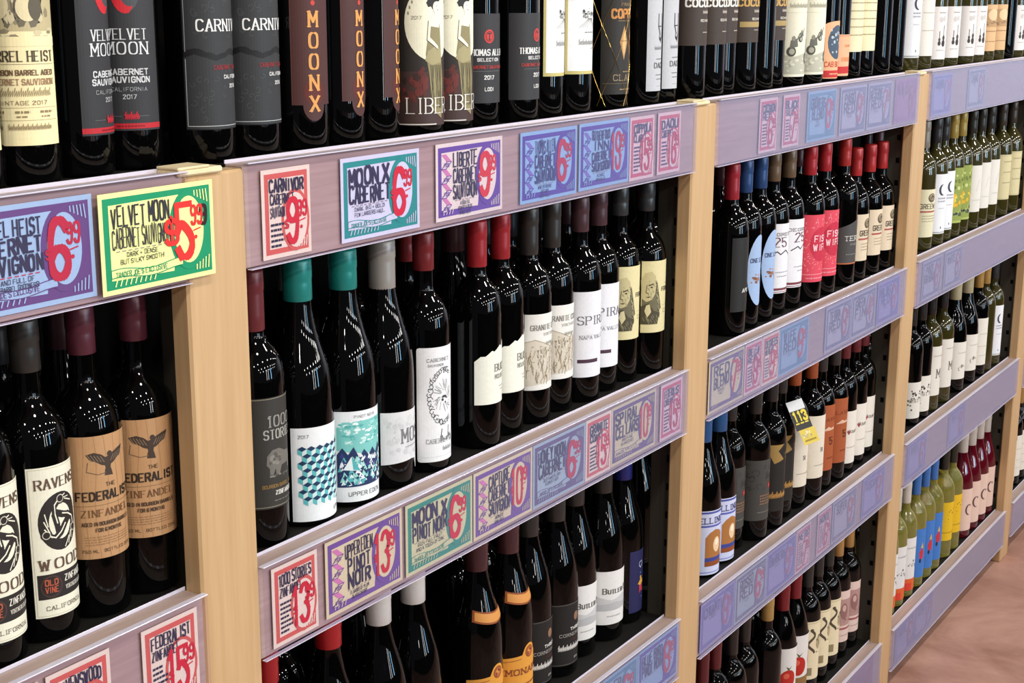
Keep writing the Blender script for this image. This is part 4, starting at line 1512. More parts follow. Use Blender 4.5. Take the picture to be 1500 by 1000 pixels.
def profile(sh):
    r0 = R[sh]
    if sh in 'bs':
        dz = 0 if sh == 'b' else -.028
        pts = [(r0, .194 + dz), (r0 * .997, .202 + dz), (r0 * .98, .210 + dz), (r0 * .945, .218 + dz), (r0 * .89, .2255 + dz), (r0 * .81, .2325 + dz), (r0 * .71, .2385 + dz), (r0 * .60, .2435 + dz), (r0 * .50, .248 + dz), (r0 * .42, .253 + dz), (r0 * .375, .260 + dz), (.0134, .29 + dz), (.0134, .326 + dz)]
        top = .332 + dz
    elif sh == 'w':
        pts = [(r0, .160), (r0 * .985, .178), (r0 * .93, .198), (r0 * .82, .220), (r0 * .66, .240), (r0 * .52, .255), (.0165, .268), (.015, .285), (.0148, .326)]
        top = .332
    else:
        pts = [(r0, .143), (r0 * .992, .158), (r0 * .968, .174), (r0 * .925, .189), (r0 * .855, .203), (r0 * .76, .216), (r0 * .66, .229), (r0 * .57, .242), (r0 * .495, .256), (r0 * .44, .270), (.0170, .286), (.0162, .326)]
        top = .332
    base = [(0, .004), (r0 * .55, .003), (r0 * .80, .0), (r0 * .93, .0004), (r0 * .975, .0016), (r0, .0045)]
    return base + [(r0, .06), (r0, .12)] + spline(pts, 3) + [(.0135, top), (0, top)], top


BM = {}


def bottle_mesh(sh, gl):
    if (sh, gl) not in BM:
        BM[(sh, gl)] = lathe('glass_body', profile(sh)[0], SEG, {'black': G_BLACK, 'olive': G_OLIVE, 'yellow': G_YELLOW, 'rose': G_ROSE}[gl])
    return BM[(sh, gl)]


CAPM = {}


def cap_mesh(sh, col, cz):
    k = (sh, col, cz)
    if k not in CAPM:
        top = profile(sh)[1] + .0035
        a = {'b': .0150, 's': .0150, 'g': .0182, 'w': .0165}[sh]
        # the foil follows the neck below it
        pr = [(a - .0006, cz), (a, cz + .001), (a - .0001, cz + .02), (a - .0002, top - .030), (a - .0002, top - .026), (a + .0003, top - .0245), (a + .0003, top - .012), (a + .0001, top - .010), (a, top - .003), (a - .0015, top), (0, top)]
        CAPM[k] = lathe('capsule', pr, 28, paper(col, .34, .5, .15, 'foil'))
    return CAPM[k]


LABM = {}
FAR = set('w25 fish terra greenw moonw flower whitew beigew bluewhite grey gold cream terrac heart medal mwhite swhite twhite tomato serp pink orangew bluew yelloww rose moonwhite plainwhite violin tan plaincream cars coco cocogold'.split())


def label_meshes(kind):
    if kind not in LABM:
        sh, gl, cc, cz, lab, art, words = KIND[kind]
        if lab is None:
            LABM[kind] = {}
        else:
            z0, z1, half, rot = lab
            if kind in FAR:
                half = 80
            r0 = R[sh] + .00025
            w = 2 * math.radians(half) * r0 * 1000
            h = (z1 - z0) * 1000
            c = Canvas(w, h, 7)
            art(c)
            if w > 200:
                raise ValueError

            def mp(x, y, L):
                a = (x / w - .5) * 2 * math.radians(half)
                z = z0 + y / 1000
                rr = r0
                if sh != 'b' and z > .14:
                    rr = r0
                rr += L * .0001
                return (rr * math.sin(a), -rr * math.cos(a), z)
            LABM[kind] = c.build(mp, 3.5)
    return LABM[kind]


NECKM = {}


def neck_band():
    """orange band that dips to a shield in front"""
    if 'n' not in NECKM:
        zc = .207
        V, F, n = [], [], 22
        pr = profile('g')[0]

        def rad(z):
            for a, b in zip(pr, pr[1:]):
                if a[1] <= z <= b[1] and b[1] > a[1] and z > .02:
                    return a[0] + (b[0] - a[0]) * (z - a[1]) / (b[1] - a[1])
            return .03
        for lay, (hw, hh, col) in enumerate(((1.0, .0105, 0), (.9, .0075, 1))):
            for i in range(n + 1):
                t = (i / n - .5) * 2
                a = t * math.radians(64) * hw
                d = -.004 * math.cos(t * math.pi / 2) if abs(t) < 1 else 0
                for e in (-1, 0, 1):
                    z = zc + d + e * hh * (1.0 - .35 * abs(t) if e < 0 else .8 + .2 * abs(t))
                    q = rad(z) + .0004 + lay * .00025
                    V.append((q * math.sin(a), -q * math.cos(a), z))
        MI = []
        for lay in range(2):
            o = lay * (n + 1) * 3
            for i in range(n):
                for e in range(2):
                    F.append([o + i * 3 + e, o + i * 3 + 3 + e, o + i * 3 + 4 + e, o + i * 3 + 1 + e])
                    MI.append(lay)
        NECKM['n'] = mesh_of('neck_band', V, F, [paper('#8C4A22'), paper('#D0904A')], MI)
    return NECKM['n']


def net_mesh():
    r0 = R['b'] + .0009
    V, F = [], []

    def wire(pts, w=.0004):
        n = len(V)
        for k, p in enumerate(pts):
            a, z = p
            for q in range(4):
                t = q * math.pi / 2
                rr = r0 + w * math.cos(t)
                V.append((rr * math.sin(a), -rr * math.cos(a), z + w * math.sin(t)) if False else ((rr) * math.sin(a + w / r0 * math.sin(t)), -(rr) * math.cos(a + w / r0 * math.sin(t)), z))
        for k in range(len(pts) - 1):
            for q in range(4):
                F.append([n + 4 * k + q, n + 4 * k + (q + 1) % 4, n + 4 * k + 4 + (q + 1) % 4, n + 4 * k + 4 + q])
    m = 5
    for k in range(m):
        a0 = 2 * math.pi * k / m
        for s in (-1, 1):
            pts = []
            for i in range(41):
                z = .006 + i / 40 * .194
                ph = abs(((i / 40 * 1.75 + .35) % 1.0) * 2 - 1)
                pts.append((a0 + s * math.pi / m * ph, z))
            wire(pts)
    return mesh_of('wire_net', V, F, paper('#C9A860', .25, .6, .9, 'gold_wire'))


def make_bottle(kind):
    sh, gl, cc, cz, lab, art, words = KIND[kind]
    o = bpy.data.objects.new('wine_bottle', None)
    o.empty_display_size = .02
    COL.objects.link(o)
    link('glass_body', bottle_mesh(sh, gl), o)
    link('capsule', cap_mesh(sh, cc, cz), o)
    lm = label_meshes(kind)
    if 'sheet' in lm:
        s = link('paper_label', lm['sheet'], o)
        for g in ('artwork', 'lettering'):
            if g in lm:
                link(g, lm[g], s)
    if kind == 'cleto':
        link('neck_band', neck_band(), o)
    if kind == 'coppola':
        link('wire_net', net_mesh(), o)
    return o


def copy_tree(o, parent=None):
    c = o.copy()
    COL.objects.link(c)
    c.parent = parent
    for ch in o.children:
        copy_tree(ch, c)
    return c


ROWS = {
 1: [
  (-0.2553,0.07,'barrel'), (-0.1812,0.078,'barrel'), (-0.107,0.084,'velvet'), (-0.0325,0.09,'velvet'), (0.0577,0.07,'carn'),
  (0.1337,0.07,'carn'), (0.2206,0.07,'moonx'), (0.2953,0.074,'moonx'), (0.3708,0.078,'moonx'), (0.4581,0.07,'lib'),
  (0.5333,0.074,'lib'), (0.609,0.08,'thomas'), (0.6995,0.07,'thomas'), (0.7762,0.074,'ruther'), (0.8541,0.07,'ruther'),
  (0.9736,0.07,'coppola'), (1.0864,0.07,'daou'), (1.1632,0.078,'daou'), (1.2601,0.07,'coco'), (1.34,0.07,'coco'),
  (1.4138,0.082,'coco'), (1.488,0.072,'cocogold'), (1.565,0.07,'dark'), (1.6397,0.08,'cocogold'), (1.7219,0.07,'cars'),
  (1.8269,0.07,'cars'), (1.9096,0.07,'orange'), (1.9859,0.074,'orangeb'), (2.0626,0.074,'plaincream'), (2.1412,0.072,'plaincream'),
  (2.2468,0.07,'dark'), (2.3443,0.07,'dark'), (2.4569,0.07,'moonwhite'), (2.559,0.07,'plainwhite'), (2.666,0.07,'violin'),
  (2.7842,0.07,'violin'), (2.928,0.07,'violin'), (3.0265,0.07,'violin'), (3.1292,0.07,'tan'), (3.2361,0.07,'tan'),
  (3.3401,0.07,'dark'), (3.4484,0.07,'violin'), (3.5612,0.07,'violin'),
 ],
 2: [
  (-0.2755,0.0658,'raven'), (-0.2025,0.0720,'raven'), (-0.1290,0.0740,'fedz'), (-0.0545,0.0760,'fedz'), (0.1216,0.0658,'stories'),
  (0.2089,0.0705,'cube'), (0.2968,0.0705,'eden'), (0.3804,0.0725,'mo'), (0.4641,0.0658,'lion'), (0.5947,0.0658,'buck'),
  (0.6691,0.0738,'buck'), (0.7453,0.0718,'granite'), (0.8222,0.0778,'granite'), (0.8967,0.0698,'spiral'), (0.9713,0.0778,'spiral'),
  (1.048,0.0798,'fedc'), (1.1224,0.0678,'fedc'), (1.4711,0.0658,'apothic'), (1.5474,0.0718,'leaf'), (1.6243,0.0738,'leaf'),
  (1.7019,0.0778,'w25'), (1.7791,0.0758,'w25'), (1.8712,0.0658,'fish'), (1.9573,0.0658,'fish'), (2.0782,0.0658,'terra'),
  (2.1552,0.0658,'green'), (2.2496,0.0658,'green'), (2.3332,0.0658,'green'), (2.6561,0.0658,'greenw'), (2.7565,0.0658,'moonw'),
  (2.8371,0.0698,'moonw'), (2.9124,0.0678,'flower'), (2.9907,0.0678,'flower'), (3.0849,0.0658,'whitew'), (3.1759,0.0658,'whitew'),
  (3.2702,0.0658,'whitew'), (3.3988,0.0658,'beigew'), (3.5175,0.0658,'beigew'),
 ],
 3: [
  (0.1244,0.0658,'redcap'), (0.2492,0.0705,'redburg'), (0.3574,0.0705,'whitecap'), (0.4429,0.0745,'whitecap'), (0.5994,0.0705,'cleto'),
  (0.6871,0.0705,'cleto'), (0.772,0.0865,'carlos'), (0.8567,0.0865,'carlos'), (0.9408,0.0985,'butler'), (1.0255,0.0905,'butler'),
  (1.1097,0.0965,'blue'), (1.1440,0.1800,'blue'), (1.3897,0.0705,'bluewhite'), (1.4741,0.0765,'bluewhite'), (1.5543,0.0878,'grey'),
  (1.6312,0.0658,'grey'), (1.7162,0.0658,'gold'), (1.7902,0.0758,'gold'), (1.8649,0.0738,'cream'), (1.9441,0.0658,'cream'),
  (2.0198,0.0718,'terrac'), (2.0939,0.0678,'terrac'), (2.1693,0.0718,'heart'), (2.2464,0.0738,'heart'), (2.3224,0.0798,'heart'),
  (2.6528,0.0658,'medal'), (2.7354,0.0658,'medal'), (2.821,0.0658,'mwhite'), (2.9289,0.0658,'mwhite'), (3.0614,0.0705,'swhite'),
  (3.1801,0.0705,'swhite'), (3.2827,0.0658,'twhite'), (3.3579,0.0658,'olive'), (3.4509,0.0658,'moonw'), (3.7321,0.0658,'twhite'),
  (3.8203,0.0658,'twhite'),
 ],
 4: [
  (1.4156,0.0658,'darkred'), (1.4934,0.0738,'darkred'), (1.5688,0.0698,'darkcap'), (1.6434,0.0738,'darkcap'), (1.7508,0.0658,'goldcap'),
  (1.8428,0.0675,'tomato'), (1.9237,0.0715,'tomato'), (2.0028,0.0718,'serp'), (2.0804,0.0758,'serp'), (2.1552,0.0778,'serp'),
  (2.233,0.0818,'pink'), (2.3072,0.0818,'pink'), (2.3342,0.1518,'pink'), (2.554,0.0658,'orangew'), (2.6282,0.0658,'orangew'),
  (2.7106,0.0658,'orangew'), (2.7959,0.0658,'bluew'), (2.8776,0.0658,'bluew'), (2.9554,0.0658,'bluew'), (3.0629,0.0658,'yelloww'),
  (3.1464,0.0658,'yelloww'), (3.2612,0.0705,'rose'), (3.351,0.0705,'rose'), (3.4359,0.0705,'rose'), (3.5227,0.0725,'rose'),
  (3.7767,0.0658,'twhite'), (3.8556,0.0678,'twhite'), (3.9365,0.0698,'twhite'),
 ],
}


# turns of single bottles away from facing the aisle, as the labels show them
TURN = {(1, 'velvet', 0): 23, (1, 'velvet', 1): -37, (1, 'moonx', 0): -17, (1, 'moonx', 1): 6, (1, 'moonx', 2): 20, (1, 'lib', 0): -8, (1, 'lib', 1): -8,
        (1, 'thomas', 0): -14, (1, 'thomas', 1): 10, (1, 'ruther', 0): 10, (1, 'ruther', 1): -8,
        (2, 'fedz', 1): -16, (3, 'blue', 1): -35, (2, 'granite', 1): -14, (2, 'spiral', 1): -20, (2, 'leaf', 0): 0, (2, 'w25', 1): 24}
ORD = ['first', 'second', 'third', 'fourth', 'fifth', 'sixth', 'seventh', 'eighth', 'ninth', 'tenth']
NUMW = {2: 'two', 3: 'three', 4: 'four', 5: 'five', 6: 'six', 7: 'seven', 8: 'eight'}


def bay_of(x):
    return min(4, max(0, int(math.floor(x / 1.2)) + 1))


PROTO = {}
rnd = random.Random(11)
bykey = {}
for lv, row in ROWS.items():
    for x, y, kind in row:
        bykey.setdefault((lv, kind), []).append((x, y))
for (lv, kind), L in bykey.items():
    for i, (x, y) in enumerate(L):
        if kind not in PROTO:
            o = PROTO[kind] = make_bottle(kind)
        else:
            o = copy_tree(PROTO[kind])
        o.location = (x, y, ZL[lv])
        rot = KIND[kind][4][3] if KIND[kind][4] else 0
        if kind in FAR:
            rot -= 20 if kind in ('fish', 'pink', 'serp') else 12
        t = TURN.get((lv, kind, i))
        rot = rot + (t if t is not None else rnd.uniform(-4, 4))
        o.rotation_euler = (0, 0, math.radians(rot))
        words = KIND[kind][6]
        b = bay_of(x)
        n = len(L)
        place = SHN[lv] + (', ' + BAYNAME[b] if n > 1 or True else '')
        if n == 1:
            lab = words
        elif n == 2:
            lab = ('left one of two, ' if i == 0 else 'right one of two, ') + words
        else:
            # counted within its own bay
            inb = [q for q in L if bay_of(q[0]) == b]
            j = inb.index((x, y))
            if len(inb) == 1:
                lab = words
            elif len(inb) == 2:
                lab = ('left one of two, ' if j == 0 else 'right one of two, ') + words
            elif j == 0:
                lab = 'leftmost of %s, ' % NUMW[len(inb)] + words
            elif j == len(inb) - 1:
                lab = 'rightmost of %s, ' % NUMW[len(inb)] + words
            else:
                lab = '%s of %s, ' % (ORD[j], NUMW[len(inb)]) + words
        tag(o, lab + ', ' + place, 'bottle', 'bottles on the ' + SHN[lv])

# the second row: dark bottles half seen between the front ones
B2 = {}
CAP2 = ['#2A2827', '#4A2A2E', '#242628', '#2E2B28', '#3A2226']


def back_bottle(x, y, lv, sh, gl, cap, cz, label, group, kind=None):
    k = (sh, gl, cap, cz, kind)
    if k not in B2:
        o = bpy.data.objects.new('wine_bottle', None)
        o.empty_display_size = .02
        COL.objects.link(o)
        link('glass_body', bottle_mesh(sh, gl), o)
        link('capsule', cap_mesh(sh, cap, cz), o)
        if kind:
            lm = label_meshes(kind)
            s = link('paper_label', lm['sheet'], o)
            for g in ('artwork', 'lettering'):
                if g in lm:
                    link(g, lm[g], s)
        B2[k] = o
    else:
        o = copy_tree(B2[k])
    o.location = (x, y, ZL[lv])
    tag(o, label, 'bottle', group)
    return o


# second-row bottles with a look of their own: x, y, shelf, shape, glass, capsule, foil edge height, label, kind
SPECIAL = [
 (.150, .150, 2, 'g', 'black', '#1B6A62', .283, 'teal capped bottle in shadow behind the bison labelled one', None),
 (.300, .160, 2, 'g', 'black', '#8A8886', .270, 'grey capped bottle in shadow between the two teal capped ones', None),
 (.420, .170, 2, 'b', 'black', '#5A3238', .270, 'dull wine red capped bottle behind the torn grey label bottle', None),
 (.5070, .1285, 2, 'b', 'black', '#7A2428', .282, 'second lion label bottle standing just behind the first', 'lion'),
 (.570, .190, 2, 'b', 'black', '#6A2226', .275, 'dark red capped bottle behind the pair of lion labels', None),
 (1.118, .170, 2, 'b', 'black', '#A3242C', .270, 'thin looking bright red capped bottle in the dark end of the near bay', None),
 (.420, .160, 3, 'g', 'black', '#2A2624', .275, 'black sloping bottle behind the white capped pair', None),
 (.525, .165, 3, 'g', 'black', '#2A2624', .275, 'black sloping bottle with orange neck band behind the white capped pair', None),
]

for x, y, lv, sh, gl, cap, cz, label, kind in SPECIAL:
    back_bottle(x, y, lv, sh, gl, cap, cz, label, 'bottles standing behind the front row', kind)
taken = [(s[0], s[1], s[2]) for s in SPECIAL] + [(q[0], q[1], lv) for lv, row in ROWS.items() for q in row]


def free(x, y, lv, d=.081):
    return all(t[2] != lv or (t[0] - x) ** 2 + (t[1] - y) ** 2 > d * d for t in taken)


for lv in (2, 3, 4):
    for b in ((0, 1, 2, 3) if lv < 4 else (2, 3)):
        xa, xb = 1.2 * (b - 1) + .08, 1.2 * b - .075
        if b == 0:
            xa = -.42
        x = xa
        i = 0
        while x <= xb:
            for y in (.158, .166, .176, .188):
                if free(x, y, lv):
                    gl = 'black'
                    cap = CAP2[(i * 7 + lv * 3 + b) % 5]
                    back_bottle(x, y, lv, 'b' if (i + lv) % 3 else 'g', gl, cap, .27,
                                'dark bottle in shadow behind the front row, %s, %s' % (SHN[lv], BAYNAME[b]), 'shadowed back row bottles, %s, %s' % (SHN[lv], BAYNAME[b]))
                    taken.append((x, y, lv))
                    break
            x += .0835
            i += 1
for x in (-.30, -.12, .03, .24, .72, .98, 1.09, 2.28, 2.39):
    y = .160
    if free(x, y, 1):
        back_bottle(x, y, 1, 'b', 'black', '#242628', .27, 'black bottle standing behind the gap in the front row, top shelf, ' + BAYNAME[bay_of(x)], 'back row bottles, top shelf, ' + BAYNAME[bay_of(x)])
        taken.append((x, y, 1))

# shelf talker hanging on the cream labelled bottle's neck, middle bay
c = Canvas(60, 66, 3)
c.sheet('#2A2926')
c.rect(0, 44, 60, 66, '#C9CBCC', 1)
for i, ch in enumerate('113'):
    c.text(ch, 13 + i * 17, 20, 20, '#D8C23A', wt=.24)
    c.rect(6 + i * 17, 13, 19 + i * 17, 16, '#D8C23A', 2)
tk = bpy.data.objects.new('neck_tag', None)
COL.objects.link(tk)
mm = c.build(lambda x, y, L: ((x - 30) / 1000, -.0006 - L * .00006, y / 1000), 0)
V, F = [], []
box(V, F, -.030, .030, -.0005, .0005, 0, .066, .0002)
cardm = link('tag_card', mesh_of('tag_card', V, F, paper('#C9CBCC', .25, .6, .4, 'foil')), tk)
link('tag_face', mm['sheet'], cardm)
link('tag_band', mm['artwork'], cardm)
link('lettering', mm['lettering'], cardm)
c = Canvas(58, 34, 4)
c.sheet('#CDB548')
c.blobs(4, 12, 54, 32, 12, 3, 6, ['#B3A874', '#8F8A70', '#D9D0A0'], 1)
c.micro(8, 50, 6, 4, '#8A7420')
mm = c.build(lambda x, y, L: ((x - 29) / 1000 + .006, -.0006 - L * .00006, (y - 34) / 1000), 0)
low = link('lower_card', mm['sheet'], tk)
for g in ('artwork', 'lettering'):
    link(g, mm[g], low)
tk.location = (1.792, .016, ZL[3] + .205)
tk.rotation_euler = (math.radians(-30), 0, math.radians(-12))
tag(tk, 'shiny black and silver tag with yellow numerals leaning on bottle necks, third shelf, middle bay', 'tag')

# ------------------------------------------------------------ price cards
THEME = {  # border, paper, title ink, price ink
 'red': ('#D9685C', '#F1E7CF', '#35324A', '#D92B3C'), 'teal': ('#2C9C92', '#DCE6F2', '#3A3A55', '#DB2C40'), 'purple': ('#6B4BA5', '#EFEADA', '#37344E', '#E0333A'),
 'bluepurple': ('#5A49A8', '#93C3E6', '#37407A', '#C02A4A'), 'heist': ('#6E4F86', '#A9D0E6', '#3B3A52', '#C72C42'), 'green': ('#139062', '#EEF0A0', '#2E2D38', '#E3302C'),
 'pink': ('#CF5F72', '#EBD3D0', '#4C4566', '#C8384E'), 'palegreen': ('#3F9C84', '#D9DFA8', '#3E3C55', '#D92B3C'), 'cream': ('#7A5AA0', '#E4DFB0', '#3B3850', '#D92B3C'),
 'greyblue': ('#6B6488', '#A9C6CE', '#454660', '#C43348'), 'mutepurple': ('#6E5A86', '#DAD8A8', '#4A4660', '#CF3A42'), 'slate': ('#6F7594', '#B4BCCB', '#5C6078', '#B06070'),
 'mauve': ('#9A5A8C', '#A9709A', '#8A5080', '#A04A70'), 'skyteal': ('#4A93B4', '#8FC0DC', '#4A6A8C', '#C0485E'), 'lilac': ('#6A68B4', '#9A9CD4', '#5C5CA0', '#A85C8A')}


def price_card(c, th, lines, notes, price, cents, style, dollar=False, ribbon=None):
    B, P, T, Q = THEME[th]
    w, h = c.w, c.h
    c.sheet(P)
    land = style[0] == 'L'
    c.rect(5, 5, w - 5, h - 5, B, 1)
    if land:
        xr = w - 49
        c.poly([(12, 14), (w - 60, 12), (w - 58, 30), (xr + 8, h - 12), (xr - 2, h - 11), (12, h - 12)], P, 2, 'artwork', False)
        ox, oy, rx, ry = w - 37, h * .52, 28, 42
        c.ell(ox, oy, rx, ry, B, 3, 32)
        c.ell(ox, oy, rx - 7, ry - 7, P, 4, 32)
        for sx, sy in ((1, 1), (1, -1)):      # white rays in the corners
            for k in range(5):
                x = w - 11 - k * 4.2
                y = h / 2 + sy * (h / 2 - 9)
                c.line([(x, y), (x + 1.5 - k * .3, y - sy * (13 - k * 2))], 1.3, P, 4)
        for k in range(9):
            c.line([(16 + k * 6.5, 8), (19 + k * 6.5, 15)], 1.1, P, 4) if k < 4 or ribbon else None
        tx0, tx1 = 15, w - 64
        if 'Z' in style:
            tx0 = 38
            for k in range(4):               # zigzag ribbon down the left side
                y = h - 14 - k * 19
                c.poly([(12, y), (22, y), (34, y - 10), (24, y - 10)], '#D98AB8' if th != 'bluepurple' else '#7F74C8', 4)
                c.poly([(24, y - 10), (34, y - 10), (22, y - 19), (12, y - 19)], P, 4)
                c.line([(24, y - 10), (34, y - 10), (22, y - 19), (12, y - 19), (24, y - 10)], .9, B, 5)
                c.text('WINE' if k % 2 else 'FOOD', 23, y - 16.5, 4.5, B, wt=.14, fit=11, L=6, n=0)
        mx = (tx0 + tx1) / 2
        y = h - 14
        hh = min(20, (h * (.5 if ribbon else .6)) / max(len(lines), 1) - 1.5)
        for s in lines:
            y -= hh
            c.text(s, mx, y, hh * .97, T, wt=.2 if len(s) < 7 else (.24 if len(s) < 11 else .205), ht=.16, jit=.5, fit=(tx1 - tx0) * (1 if len(s) > 5 else .8), L=6, small=.8)
            y -= 2.0
        k = tx0 + 4
        while k < tx1 - 4:
            c.rect(k, y - 1.2, k + 5, y - .2, Q if th == 'heist' else '#9A8A8A', 5)
            k += 8
        y -= 2
        for s in notes:
            y -= 5.2
            c.text(s, mx, y, 4.6, T, wt=.12, jit=.4, fit=(tx1 - tx0) * min(.86, .045 * len(s)), L=6, n=0)
            y -= 1.4
        if ribbon:
            pts = [(12 + i * (tx1 + 4) / 14, 15 + 2.2 * math.sin(i / 14 * 7.2 + .8)) for i in range(15)]
            up = [(a, b + 8) for a, b in pts]
            c.poly(pts + up[::-1], P, 4, 'artwork', False)
            c.line(pts, .8, B, 5)
            c.line(up, .8, B, 5)
            c.text(ribbon, mx - 2, 16.5, 5, B, wt=.13, jit=.6, fit=tx1 - tx0 - 8, L=6, n=1)
        ph, cx0 = 54, ox - 7
    else:
        c.rect(11, 11, w - 11, h - 11, P, 2)
        ox, oy, rx, ry = w - 27, h * .40, 24, 36
        c.ell(ox, oy, rx, ry, B, 3, 28)
        c.ell(ox, oy, rx - 4, ry - 4.5, P, 4, 28)
        for k in range(5):
            c.line([(w - 10 - k * 4, 9), (w - 8 - k * 4, 20 - k * 2)], 1.3, P, 4)
        y = h - 11
        for i, s in enumerate(lines):
            hh = 15 if i == 0 else 12
            y -= hh
            c.text(s, 13, y, hh * .92, T, wt=.24, ht=.16, jit=.5, fit=(w - 26) * (1.0 if i == 0 else (.7 if i == 1 else .42)), align='l', L=6, small=.8)
            y -= 2
        y -= 2
        for i in range(int((y - 13) / 6)):
            y -= 6
            c.micro(13, 13 + c.R.uniform(14, 22), y, 2.8, T, 5, (2, 6), 1)
        ph, cx0 = 48, ox - 5
    n = len(price)
    pw = 20 if n == 1 else 27
    c.text(price, cx0, oy - ph / 2, ph, Q, wt=.17, ht=.13, fit=pw if land or n > 1 else 16, L=7, jit=.15, n=2)
    c.text(cents, ox + 11, oy + ph * .08, ph * .36, Q, wt=.22, ht=.15, fit=15, L=7)
    c.line([(ox + 6, oy - 2), (ox + 16, oy)], 1.2, Q, 7)
    c.ell(ox + 9, oy - 9, 2.2, 2.2, Q, 7, 10)
    if dollar:
        c.text('$', ox - 25, oy - 12, 24, Q, wt=.16, L=8)
        c.text('9', ox + 21, oy + ph * .08 - 1, ph * .36, '#2B1518', wt=.24, ht=.15, fit=8, L=6)
    else:
        c.text('$', ox - rx + 8, oy - 8, 9, Q, wt=.16, L=8)


